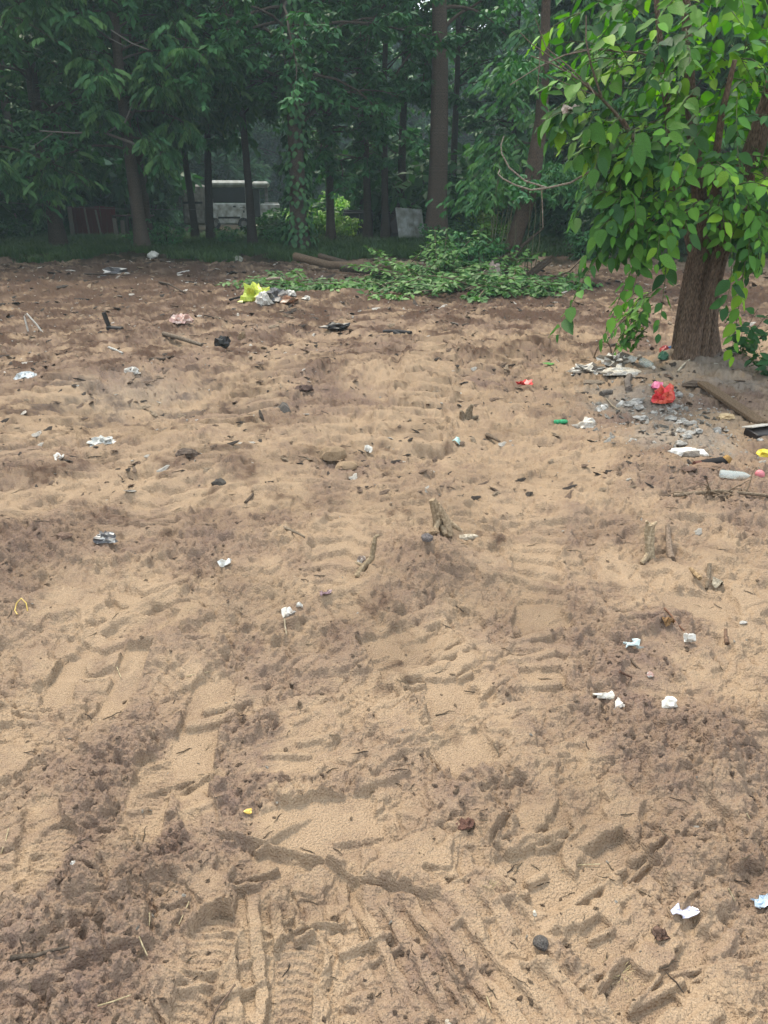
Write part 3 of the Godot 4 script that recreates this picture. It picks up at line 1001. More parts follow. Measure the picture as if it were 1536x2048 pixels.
func build_wood():
	var t0 := Time.get_ticks_msec()
	rng.seed = 501
	var a1 := make_tree(0, 13.0, 3.1, 4.0, 0.22, 46, 8, 9, 0.85)
	var a2 := make_tree(0, 11.5, 3.2, 3.6, 0.19, 42, 8, 9, 0.8)
	var a3 := make_tree(0, 11.5, 1.5, 3.4, 0.19, 42, 8, 9, 0.75)
	var b1 := make_tree(1, 13.0, 3.0, 3.8, 0.24, 46, 8, 13, 0.62)
	var b2 := make_tree(1, 12.0, 2.9, 3.2, 0.16, 42, 8, 13, 0.58)
	var high := make_tree(1, 12.0, 4.2, 3.4, 0.15, 40, 8, 13, 0.6, Vector3.ZERO, Color(0.11, 0.09, 0.075))
	var tall := make_tree(1, 16.0, 6.2, 3.6, 0.36, 30, 7, 10, 0.6, Vector3(-0.012, 0, 0), Color(0.24, 0.18, 0.135))
	var slim := make_tree(1, 13.0, 5.0, 2.6, 0.14, 24, 6, 10, 0.55, Vector3(0.045, 0, 0), Color(0.13, 0.105, 0.085))
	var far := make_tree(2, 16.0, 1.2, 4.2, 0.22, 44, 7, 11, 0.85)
	print("trees ", Time.get_ticks_msec() - t0, " ", a1.tris, " ", b1.tris, " ", far.tris)
	rng.seed = 502
	# the edge of the wood, one by one
	plant_tree(a3, Vector2(-12.241, 23), 0.4, 1.0, "drooping feather-leaved tree at the far left border of the lot")
	plant_tree(b1, Vector2(-10.53, 26.5), 1.2, 1.0, "tree with thick brown trunk left of the red boards")
	plant_tree(a2, Vector2(-8.25, 28.5), 2.0, 1.1, "forked tree whose pale twigs hang over the red boards")
	var bare := plant_tree(a1, Vector2(-7.269, 24.6), 3.9, 0.92, "feather-leaved tree spreading highest above the left verge")
	for l in [[[Vector3(-6.578, 2.678, -24.4), Vector3(-7.067, 3.076, -23.9), Vector3(-7.729, 3.318, -23.6), Vector3(-8.416, 3.279, -23.4), Vector3(-9.281, 3.313, -23.2)], 0.05, 0.02], [[Vector3(-7.592, 3.318, -23.6), Vector3(-7.052, 3.544, -23.5), Vector3(-6.844, 3.907, -23.5), Vector3(-6.7, 4.207, -23.5)], 0.03, 0.015], [[Vector3(-7.085, 5.679, -23.3), Vector3(-6.574, 5.37, -23.2), Vector3(-6.124, 5.212, -23.2)], 0.022, 0.014], [[Vector3(-7.161, 5.499, -23.3), Vector3(-6.738, 5.302, -23.2)], 0.015, 0.01], [[Vector3(-8.99, 3.272, -23.3), Vector3(-9.25, 3.094, -23.2), Vector3(-9.464, 2.941, -23.1)], 0.015, 0.008]]:
		var bb := MB.new()
		var bp := []
		for p in l[0]: bp.append(bare.transform.affine_inverse() * p)
		bb.tube(bp, taper(l[1], l[2], bp.size() - 1), 6, Color(0.26, 0.24, 0.21), 0.08, rng)
		put("bare_branch", bb.mesh(), M.wood, bare)
	plant_tree(high, Vector2(-6.241, 29.5), 0.3, 1.0, "dark slender tree standing in front of the camper's side")
	plant_tree(high, Vector2(-7.116, 31), 4.3, 0.95, "dark slender tree covering the camper's left end")
	plant_tree(high, Vector2(-4.369, 27.2), 5.2, 0.95, "low-hanging tree whose leaves touch the camper's roof")
	var ivy := plant_tree(b1, Vector2(-2.592, 25), 2.7, 1.12, "thick ivy-wrapped tree right of the camper")
	plant_tree(b2, Vector2(-1.851, 28.6), 0.8, 0.92, "soft-leaved young tree filling the space right of the ivy tree")
	plant_tree(b2, Vector2(-0.613, 31), 3.8, 1.0, "soft-leaved young tree hanging over the black open bin")
	plant_tree(slim, Vector2(0.036, 30), 1.0, 1.0, "thin grey trunk beside the black open bin")
	plant_tree(slim, Vector2(0.729, 32), 2.6, 1.25, "dark trunk behind the leaning grey sheet")
	plant_tree(slim, Vector2(-1.093, 38), 4.1, 1.15, "thin dark trunk leaning deep in the wood, over the sunlit-tinted weeds")
	plant_tree(slim, Vector2(-2.777, 41), 5.3, 1.05, "thinnest bare trunk deep in the wood, left of centre")
	plant_tree(tall, Vector2(1.779, 28), 0.0, 1.0, "tall bare brown trunk right of the leaning grey sheet")
	plant_tree(slim, Vector2(2.71, 33), 3.4, 1.1, "dark slanting trunk just behind the tall bare brown trunk")
	plant_tree(a3, Vector2(6.966, 26), 0.9, 1.05, "feather-leaved tree hanging behind the looping bare vine")
	plant_tree(a3, Vector2(8.228, 24), 2.2, 0.95, "feather-leaved tree behind the leafy lot tree")
	plant_tree(b1, Vector2(10.668, 25), 3.0, 1.0, "broad dark tree at the far right border of the lot")
	plant_tree(high, Vector2(5.653, 36), 3.0, 1.0, "soft-leaved tree between the bare trunk and the vine tree")
	# ivy on the thick trunk
	var iv := MB.new()
	for i in 1500:
		var y := rng.randf_range(0.2, 9.0)
		var an := rng.randf() * TAU
		var r := 0.30 * (1.0 - 0.05 * y) + rng.randf_range(0.0, 0.22)
		iv.leaf(Vector3(cos(an) * r, y, sin(an) * r), Vector3(cos(an) * 0.4, -0.9, sin(an) * 0.4).normalized(), Vector3(cos(an), 0.3, sin(an)), rng.randf_range(0.12, 0.2), 0.13, green(2))
	put("ivy", iv.mesh(), M.leaf, ivy)
	# leaning tree with vines in the brush
	var o := base("leaning_tree", on_ground(Vector2(2.622, 17.5), -0.05), "leaning brown trunk wrapped in upright vines behind the brush heap", "tree", "trees at the edge of the wood")
	var lb := MB.new()
	var lp := [Vector3(0, 0, 0), Vector3(0.08, 0.5, -0.05), Vector3(0.22, 1.0, -0.1), Vector3(0.38, 1.55, -0.15), Vector3(0.5, 2.1, -0.2), Vector3(0.62, 3.2, -0.3), Vector3(0.6, 4.6, -0.4), Vector3(0.55, 6.2, -0.5), Vector3(0.5, 8.2, -0.5)]
	lb.tube(lp, [0.2, 0.17, 0.16, 0.17, 0.18, 0.13, 0.1, 0.07, 0.02], 10, Color(0.17, 0.12, 0.085), 0.07, rng)
	lb.tube([Vector3(0.05, 0.3, 0), Vector3(0.35, 0.75, 0.05), Vector3(0.75, 1.1, 0.1)], [0.05, 0.04, 0.02], 6, Color(0.16, 0.12, 0.085))
	put("trunk", lb.mesh(), M.bark, o)
	var lc := MB.new()
	for i in 46:
		var t := rng.randf_range(0.42, 1.0) * 7.99
		var p0: Vector3 = lp[int(t)].lerp(lp[mini(int(t) + 1, 8)], t - int(t))
		var az := rng.randf() * TAU
		var bp := curve_pts(p0, Vector3(cos(az), 0.35, sin(az)), rng.randf_range(1.0, 2.0), 4, 0.15, 0.2)
		lb = MB.new()
		for f in 34:
			var v := rng.randf_range(0.2, 1.0) * 3.99
			var fp: Vector3 = bp[int(v)].lerp(bp[int(v) + 1], v - int(v))
			var fa := rng.randf() * TAU
			frond(lc, fp + Vector3(cos(fa), rng.randf_range(-1, .6), sin(fa)) * 0.25, Vector3(cos(fa), rng.randf_range(-.3, .3), sin(fa)).normalized(), 0 if i % 3 else 1, 0.42)
	put("crown", lc.mesh(), M.leaf, o)
	for i in 14:
		var vb := MB.new()
		var x := rng.randf_range(-0.5, 0.75)
		var p0 := Vector3(x, -0.1, rng.randf_range(0.05, 0.4))
		var top := Vector3(x + rng.randf_range(-0.1, 0.3), rng.randf_range(1.2, 2.4), rng.randf_range(-0.2, 0.2))
		vb.tube([p0, p0.lerp(top, 0.4) + Vector3(rng.randf_range(-.08, .08), 0, 0), p0.lerp(top, 0.75) + Vector3(rng.randf_range(-.06, .06), 0, 0), top], [0.012, 0.01, 0.009, 0.005], 5, Color(0.14, 0.15, 0.08))
		put("vine", vb.mesh(), M.wood, o)
	rng.seed = 503
	# far wood: one mass
	var xt := []
	for i in 190:
		var d := rng.randf_range(36.0, 84.0)
		var x := rng.randf_range(-1.0, 1.0) * (0.75 * d + 6.0)
		if d < 76.0 and absf(x - 1.0) < 14.0: continue
		if d < 50.0 and x > -14.5 and x < -4.0: continue
		xt.append(spot(x, d, rng.randf() * TAU, Vector3.ONE * rng.randf_range(0.8, 1.3), -0.1))
	for i in 90:   # closing the view behind the gap
		var d := rng.randf_range(77.0, 108.0)
		xt.append(spot(rng.randf_range(-30.0, 32.0), d, rng.randf() * TAU, Vector3.ONE * rng.randf_range(0.9, 1.3), -0.1))
	for i in 26:   # along both sides of the lot, beyond the frame
		var s := -1.0 if i % 2 == 0 else 1.0
		var d := rng.randf_range(10.0, 38.0)
		xt.append(spot(s * (0.62 * d + rng.randf_range(6.0, 16.0)), d, rng.randf() * TAU, Vector3.ONE * rng.randf_range(0.8, 1.1), -0.1))
	for i in 34:   # second and third rows right behind the edge
		var d := rng.randf_range(30.0, 37.0)
		var x := rng.randf_range(-1.0, 1.0) * (0.6 * d)
		if absf(x) < 9.0 or (x > -14.0 and x < -4.0): continue
		xt.append(spot(x, d, rng.randf() * TAU, Vector3.ONE * rng.randf_range(0.75, 1.0), -0.1))
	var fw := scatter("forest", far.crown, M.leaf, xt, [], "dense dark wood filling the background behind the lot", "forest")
	var ft := scatter("forest_trunks", far.trunk, M.bark, xt, [], "", "", null)
	remove_child(ft)
	fw.add_child(ft)
	# shrubs and undergrowth
	var sh1 := make_shrub(1, 1.3, 0.9, 16, 26, 0.42)
	var sh2 := make_shrub(2, 1.5, 1.1, 14, 22, 0.5)
	var xs := []
	for i in 420:
		var d := rng.randf_range(26.5, 60.0)
		var x := rng.randf_range(-1.0, 1.0) * (0.6 * d + 2.0)
		if d < 47.0 and x > -13.0 and x < -4.3: continue
		if d < 34.0 and x > -3.2 and x < 6.0 and rng.randf() < 0.8: continue
		if d > 36.0 and absf(x - 1.0) < 9.0: continue
		if x / d > -0.42 and x / d < -0.29 and d < 35.0: continue
		xs.append(spot(x, d, rng.randf() * TAU, Vector3.ONE * rng.randf_range(0.5, 1.15), -0.05))
	for i in 110:   # tall bushes below the crowns
		var d := rng.randf_range(31.0, 44.0)
		var x := rng.randf_range(-0.5, 0.5) * d
		var s := x / d
		if (s > -0.42 and s < -0.29 and d < 37.0) or (s > -0.112 and s < -0.01 and d < 40.0) or (s > -0.112 and s < -0.038) or (s > 0.068 and s < 0.142) or (s > -0.26 and s < -0.12): continue
		if absf(s - 0.03) < 0.03 and d < 34.0: continue
		xs.append(spot(x, d, rng.randf() * TAU, Vector3(1.0, 1.35, 1.0) * rng.randf_range(1.5, 2.6), -0.05))
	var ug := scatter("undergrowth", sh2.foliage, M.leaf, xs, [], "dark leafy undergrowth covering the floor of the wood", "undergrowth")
	var us := scatter("stems", sh2.stems, M.bark, xs, [], "", "", ug)
	us.name = "stems"
	var labels := ["low dark shrub beneath the camper's left end", "low dark shrub at the verge in front of the camper", "low shrub between the camper and the ivy tree", "shrub at the verge left of the camper", "round shrub at the foot of the bare trunk", "leafy shrub at the foot of the vine tree", "dark shrub right of the vine tree"]
	var ps := [Vector2(-6.825, 26), Vector2(-5.241, 27.5), Vector2(-3.319, 26), Vector2(-7.462, 25), Vector2(1.652, 26.5), Vector2(2.031, 17.2), Vector2(5.556, 22.5)]
	for i in ps.size():
		var b := base("shrub", on_ground(ps[i]), labels[i], "shrub", "shrubs along the verge")
		put("stems", sh1.stems, M.bark, b)
		put("foliage", sh1.foliage, M.leaf, b)
		b.rotation.y = i * 1.3
		b.scale = Vector3.ONE * [0.75, 0.55, 0.65, 0.5, 0.6, 0.8, 0.8][i]
	# weeds in the gap behind; sunlight on them is put into the instance colours
	var wd := make_shrub(1, 1.3, 0.9, 16, 20, 0.45)
	var xw := []
	var sunlit_tint := []
	for i in 320:
		var d := rng.randf_range(34.0, 62.0)
		var x := 1.0 + rng.randf_range(-8.5, 8.5)
		if x < -4.2 or (absf(x + 0.8) < 1.4 and d < 45.0): continue
		xw.append(spot(x, d, rng.randf() * TAU, Vector3(1, rng.randf_range(0.7, 1.6), 1) * rng.randf_range(0.7, 1.3), -0.05))
		var t := rng.randf()
		sunlit_tint.append(Color(3.9, 2.2, 0.7).lerp(Color(2.2, 1.7, 0.8), t))
	for i in 34:
		var d := rng.randf_range(31.0, 37.0)
		var s := rng.randf_range(0.078, 0.145) if i % 3 else rng.randf_range(-0.10, -0.045)
		xw.append(spot(s * d, d, rng.randf() * TAU, Vector3(1, rng.randf_range(0.6, 1.1), 1) * rng.randf_range(0.7, 1.1), -0.05))
		sunlit_tint.append(Color(3.9, 2.2, 0.7).lerp(Color(2.4, 1.8, 0.8), rng.randf()))
	scatter("tall_weeds", wd.foliage, M.leaf, xw, sunlit_tint, "yellow-green weeds growing in the gap of the wood, sunlight put into their colour", "weeds")
	# verge grass
	var tm := tuft_mesh(26, 0.22, 0.16)
	var xg := []
	var cg := []
	var nz := noise(0.35, 2, 44)
	for i in 15000:
		var d := rng.randf_range(21.6, 36.0)
		var x := rng.randf_range(-1.0, 1.0) * (0.52 * d)
		if d < 23.2 + 1.8 * nz.get_noise_2d(x, d): continue
		if x > 5.0 and d < 30.0 and x < 9.0 and rng.randf() < 0.75: continue
		xg.append(spot(x, d, rng.randf() * TAU, Vector3.ONE * rng.randf_range(0.5, 1.3), -0.01))
		cg.append(Color(0.035, 0.075, 0.03).lerp(Color(0.07, 0.115, 0.035), rng.randf()))
	scatter("grass", tm, M.leaf, xg, cg, "dark verge grass along the edge of the wood", "grass")
	build_camp()
	print("wood ", Time.get_ticks_msec() - t0)

func build_camp():
	# pop-top camper
	var o := base("camper", on_ground(Vector2(-7.68, 43)), "old white camper van with raised roof and open rear doorway among the trees", "camper")
	var W := Color(0.62, 0.64, 0.62)
	var K := Color(0.012, 0.014, 0.016)
	var mb := MB.new()
	mb.box(Vector3(-0.35, 0.78, 0), Vector3(2.2, 1.0, 1.9), Basis(), W, 0.06)
	put("body", mb.mesh(), M.paint, o)
	mb = MB.new()
	mb.box(Vector3(-0.3, 0.6, 0.962), Vector3(1.1, 0.09, 0.02), Basis(), K)
	mb.box(Vector3(0.0, 1.12, 0.962), Vector3(0.14, 0.07, 0.02), Basis(), K)
	mb.box(Vector3(0.46, 0.88, 0.962), Vector3(0.07, 0.1, 0.02), Basis(), K)
	mb.box(Vector3(0.4, 1.07, 0.962), Vector3(0.26, 0.02, 0.02), Basis(), K)
	put("trim", mb.mesh(), M.paint, o)
	mb = MB.new()
	mb.box(Vector3(-0.2, 1.66, 0), Vector3(1.9, 0.72, 1.75), Basis(), K, 0.03)
	put("window", mb.mesh(), M.paint, o)
	for x in [0.62, -1.1]:
		mb = MB.new()
		mb.box(Vector3(x, 1.66, 0.9), Vector3(0.1, 0.74, 0.06), Basis(), W)
		put("window_post", mb.mesh(), M.paint, o)
	mb = MB.new()
	mb.box(Vector3(-0.2, 2.18, 0), Vector3(2.1, 0.32, 2.0), Basis(), W, 0.12)
	put("roof", mb.mesh(), M.paint, o)
	mb = MB.new()
	mb.box(Vector3(1.36, 2.16, 0), Vector3(0.86, 0.28, 1.95), Basis(), W, 0.1)
	put("roof", mb.mesh(), M.paint, o)
	mb = MB.new()
	mb.box(Vector3(1.0, 1.0, -0.3), Vector3(0.5, 1.9, 1.1), Basis(), Color(0.03, 0.032, 0.033), 0.02)
	put("doorway", mb.mesh(), M.paint, o)
	mb = MB.new()
	mb.box(Vector3(1.62, 1.7, 0.2), Vector3(0.16, 0.7, 0.1), Basis(), Color(0.3, 0.31, 0.3))
	put("roof_post", mb.mesh(), M.paint, o)
	mb = MB.new()
	mb.box(Vector3(1.78, 0.76, 0.1), Vector3(1.0, 1.0, 1.3), Basis(), W * 0.9, 0.07)
	mb.box(Vector3(1.85, 1.29, 0.1), Vector3(0.7, 0.05, 1.1), Basis(), W)
	put("rear_box", mb.mesh(), M.paint, o)
	mb = MB.new()
	mb.box(Vector3(1.72, 0.75, 0.76), Vector3(0.5, 0.6, 0.025), Basis(), W * 0.8)
	put("hatch", mb.mesh(), M.paint, o)
	mb = MB.new()
	mb.box(Vector3(-2.05, 1.2, -0.1), Vector3(1.1, 1.9, 1.8), Basis(), Color(0.27, 0.25, 0.22), 0.1)
	put("front_section", mb.mesh(), M.paint, o)
	mb = MB.new()
	mb.box(Vector3(-2.05, 1.3, 0.82), Vector3(0.95, 0.1, 0.03), Basis(), K)
	put("front_trim", mb.mesh(), M.paint, o)
	for x in [-1.05, 0.42]:
		var w := put("wheel", cyl_mesh(0.31, 0.2, 16, K), M.paint, o, Vector3(x, 0.31, 0.85))
		w.rotation.x = PI / 2
		var rm := put("rim", cyl_mesh(0.16, 0.23, 12, Color(0.3, 0.3, 0.3)), M.paint, w)
		rm.position = Vector3.ZERO
	o.rotation.y = 0.12
	lit("sack", "cream sack lying by the camper's open doorway", "sack", lump(5, Vector3(0.55, 0.5, 0.4), 0.25, 2.5, 14, Color(0.5, 0.48, 0.38)), M.plastic, Vector2(-6.165, 40.5), 0.3)
	# red boards with pale pickets
	var r := base("red_boards", on_ground(Vector2(-11.59, 33)), "dark red board screen in the shade of the wood", "screen")
	for i in 9:
		mb = MB.new()
		mb.box(Vector3(-0.8 + i * 0.2, 0.6, 0), Vector3(0.19, 1.25 + rng.randf_range(-.06, .06), 0.03), Basis(Vector3.BACK, rng.randf_range(-.02, .02)), Color(0.17, 0.022, 0.022), 0.006)
		put("board", mb.mesh(), M.wood, r)
	var pk := [Vector2(-12.235, 32.3), Vector2(-11.648, 32.5), Vector2(-11.112, 32.3), Vector2(-10.433, 32), Vector2(-10.228, 32.2), Vector2(-13.786, 31)]
	var pl := ["short thick pale post left of the red boards", "leaning thin picket before the left part of the red boards", "leaning thin picket before the middle of the red boards", "pale post at the right end of the red boards", "grey post beside the dark timber stand", "pale post left of the thick brown trunk"]
	for i in pk.size():
		var h: float = [1.3, 1.3, 1.25, 0.9, 0.8, 1.0][i]
		mb = MB.new()
		mb.box(Vector3(0, h * 0.5 - 0.1, 0), Vector3(0.16 if i in [0, 3, 4] else 0.06, h, 0.06), Basis(), Color(0.32, 0.29, 0.25), 0.01)
		var q := put("post", mb.mesh(), M.wood, null, on_ground(pk[i]))
		q.rotation.z = [0.0, 0.06, 0.1, 0.0, -0.05, 0.02][i]
		tag(q, pl[i], "post", "pale posts under the trees")
	var ts := base("timber_stand", on_ground(Vector2(-9.856, 32.5)), "low dark timber stand right of the red boards", "stand")
	mb = MB.new()
	mb.box(Vector3(0, 0.85, 0), Vector3(1.5, 0.06, 0.6), Basis(), Color(0.08, 0.06, 0.05), 0.01)
	put("top", mb.mesh(), M.wood, ts)
	for x in [-0.65, -0.2, 0.25, 0.65]:
		mb = MB.new()
		mb.box(Vector3(x, 0.4, 0.2), Vector3(0.12, 0.86, 0.1), Basis(Vector3.BACK, rng.randf_range(-.1, .1)), Color(0.1, 0.085, 0.07), 0.01)
		put("leg", mb.mesh(), M.wood, ts)
	# wire across the left
	mb = MB.new()
	var wp := []
	for i in 13:
		var t := i / 12.0
		wp.append(Vector3(-13.396, 1.615, -27).lerp(Vector3(-6.284, 1.281, -30), t) - Vector3(0, 0.5 * t * (1.0 - t), 0))
	mb.tube(wp, taper(0.008, 0.008, 12), 4, Color(0.2, 0.2, 0.19))
	tag(put("wire", mb.mesh(), M.wood), "thin sagging wire strung between the trees above the red boards", "wire")
	# black open bin
	var b := base("black_bin", on_ground(Vector2(-1.028, 33)), "black open double bin standing on the grass behind the log", "bin")
	for f in [[Vector3(0, 0.08, 0), Vector3(1.15, 0.08, 0.7)], [Vector3(0, 0.6, -0.33), Vector3(1.15, 0.95, 0.05)], [Vector3(-0.56, 0.55, 0), Vector3(0.05, 0.85, 0.7)], [Vector3(0.56, 0.55, 0), Vector3(0.05, 0.85, 0.7)], [Vector3(0.02, 0.55, 0), Vector3(0.05, 0.85, 0.68)], [Vector3(0, 0.35, 0.33), Vector3(1.15, 0.12, 0.04)], [Vector3(0, 0.95, 0.1), Vector3(1.1, 0.06, 0.5)]]:
		mb = MB.new()
		mb.box(f[0], f[1], Basis(), Color(0.012, 0.013, 0.015), 0.015)
		put("panel", mb.mesh(), M.paint, b)
	# leaning grey sheet and dark tarp
	mb = MB.new()
	for i in 8:
		mb.box(Vector3(-0.42 + i * 0.12, 0.62, 0.02 * (i % 2)), Vector3(0.118, 1.3 - 0.04 * i, 0.03), Basis(), Color(0.34, 0.37, 0.36), 0.005)
	var gs := put("metal_sheet", mb.mesh(), M.paint, null, on_ground(Vector2(1.029, 29.6)))
	gs.rotation = Vector3(-0.25, 0.2, 0.08)
	tag(gs, "pale grey ribbed sheet leaning left of the bare trunk", "sheet")
	lit("tarp", "dark maroon tarp heaped behind the leaning grey sheet", "tarp", lump(15, Vector3(1.5, 1.7, 0.9), 0.3, 2.0, 18, Color(0.05, 0.025, 0.025)), M.plastic, Vector2(0.879, 31.2), 0.0)

func cyl_mesh(r: float, h: float, seg: int, col: Color) -> ArrayMesh:
	var mb := MB.new()
	var b := minf(r, h) * 0.12
	mb.tube([Vector3(0, -h / 2, 0), Vector3(0, -h / 2 + b, 0), Vector3(0, h / 2 - b, 0), Vector3(0, h / 2, 0)], [r - b, r, r, r - b], seg, col)
	return mb.mesh()

# ---------------------------------------------------------------- the leafy tree on the lot

func big_leaf(mb: MB, xf: Transform3D, wd: float, curl: float, col: Color):
	# ovate leaf of length 1 along -Y of xf, face +Z, with a midrib crease, a pointed tip and a curl
	var k := mb.v.size()
	var rows := 6
	var nb := xf.basis.z.normalized()
	var xb := xf.basis.x.normalized()
	for i in rows + 1:
		var t := float(i) / rows
		var w := wd * 0.5 * pow(sin(PI * pow(t, 0.72)), 0.9) if i > 0 and i < rows else 0.0
		var z := -curl * t * t + 0.03 * sin(t * 9.0)
		var y := -t * (1.0 - 0.2 * curl * t)
		mb.v.append(xf * Vector3(-w, y, z + w * 0.28))
		mb.v.append(xf * Vector3(0, y, z))
		mb.v.append(xf * Vector3(w, y, z + w * 0.28))
		mb.n.append((nb + xb * 0.3).normalized()); mb.n.append(nb); mb.n.append((nb - xb * 0.3).normalized())
		mb.c.append(col * 0.97); mb.c.append(col * 1.12); mb.c.append(col * 1.03)
	for i in rows:
		var a := k + i * 3
		for s in 2:
			mb.ix.append(a + s); mb.ix.append(a + s + 1); mb.ix.append(a + s + 3)
			mb.ix.append(a + s + 1); mb.ix.append(a + s + 4); mb.ix.append(a + s + 3)

var leaves := []   # [Transform3D, variant, tint]
const TINTS := [Color(0.064, 0.172, 0.026), Color(0.1, 0.235, 0.031), Color(0.044, 0.125, 0.031), Color(0.175, 0.32, 0.028), Color(0.033, 0.096, 0.033)]

func twig(mb: MB, p: Vector3, dir: Vector3, ln: float, droop: float, size: float, axis: Vector3):
	var n := 6
	var pts := curve_pts(p, dir, ln, n, droop, 0.12)
	mb.tube(pts, taper(0.006, 0.002, n), 4, Color(0.10, 0.13, 0.05), 0.0, null, false)
	var cnt := int(ln / 0.075) + 2
	var tb := rng.randf()
	for i in cnt:
		var u := (0.1 + 0.9 * (i + rng.randf_range(-.2, .2)) / (cnt - 1)) * (n - 0.01)
		u = clampf(u, 0.0, n - 0.01)
		var q: Vector3 = pts[int(u)].lerp(pts[int(u) + 1], u - int(u))
		var d: Vector3 = (pts[int(u) + 1] - pts[int(u)]).normalized()
		var side := d.cross(Vector3.UP)
		side = side.normalized() if side.length() > 0.1 else Vector3.RIGHT
		var s := 1.0 if i % 2 == 0 else -1.0
		var hang := (d * 0.45 + side * s * rng.randf_range(0.35, 0.8) + Vector3(0, -rng.randf_range(-0.15, 0.75), 0)).normalized()
		if i == cnt - 1: hang = (d + Vector3(0, -0.3, 0)).normalized()
		var outw := (q - axis)
		outw.y = 0.0
		var face := (outw.normalized() * 0.6 + Vector3.UP * 0.75 + Vector3(rng.randf_range(-.45, .45), rng.randf_range(-.2, .2), rng.randf_range(-.45, .45)))
		face = (face - hang * face.dot(hang)).normalized()
		var sz := size * rng.randf_range(0.5, 1.25) * (0.75 if i == cnt - 1 else 1.0)
		var b := Basis((-hang).cross(face), -hang, face).orthonormalized().scaled(Vector3.ONE * sz)
		var tint := 0
		var r := rng.randf()
		if tb < 0.22: tint = 3 if r < 0.5 else 1
		elif tb < 0.6: tint = 0 if r < 0.6 else 1
		else: tint = 2 if r < 0.5 else (4 if r < 0.75 else 0)
		leaves.append([Transform3D(b, q + hang * 0.015), rng.randi() % 4, tint])

func zone(mb: MB, c: Vector3, r: Vector3, count: int, ln: float, droop: float, size: float, axis: Vector3):
	for i in count:
		var q := Vector3(rng.randf_range(-1, 1), rng.randf_range(-1, 1), rng.randf_range(-1, 1))
		if q.length() > 1.0: q = q.normalized() * rng.randf_range(0.6, 1.0)
		var p := c + q * r
		var out := (p - axis)
		out.y = 0.0
		out = out.normalized() if out.length() > 0.05 else Vector3.RIGHT
		var dir := (out * 0.8 + Vector3(rng.randf_range(-.6, .6), rng.randf_range(-.45, .6), rng.randf_range(-.6, .6))).normalized()
		twig(mb, p, dir, ln * rng.randf_range(0.6, 1.2), droop, size, axis)

func lit_dry(p: Vector3, o: Node3D):
	var q := put("dry_leaf", scrap(91, Vector2(0.17, 0.1), 0.08, 0.8, Color(0.5, 0.42, 0.38)), M.wood, o, p)
	q.rotation = Vector3(0.5, 0.3, 0.3)
	q.set_meta("label", "pale withered leaf hanging on the left twigs")

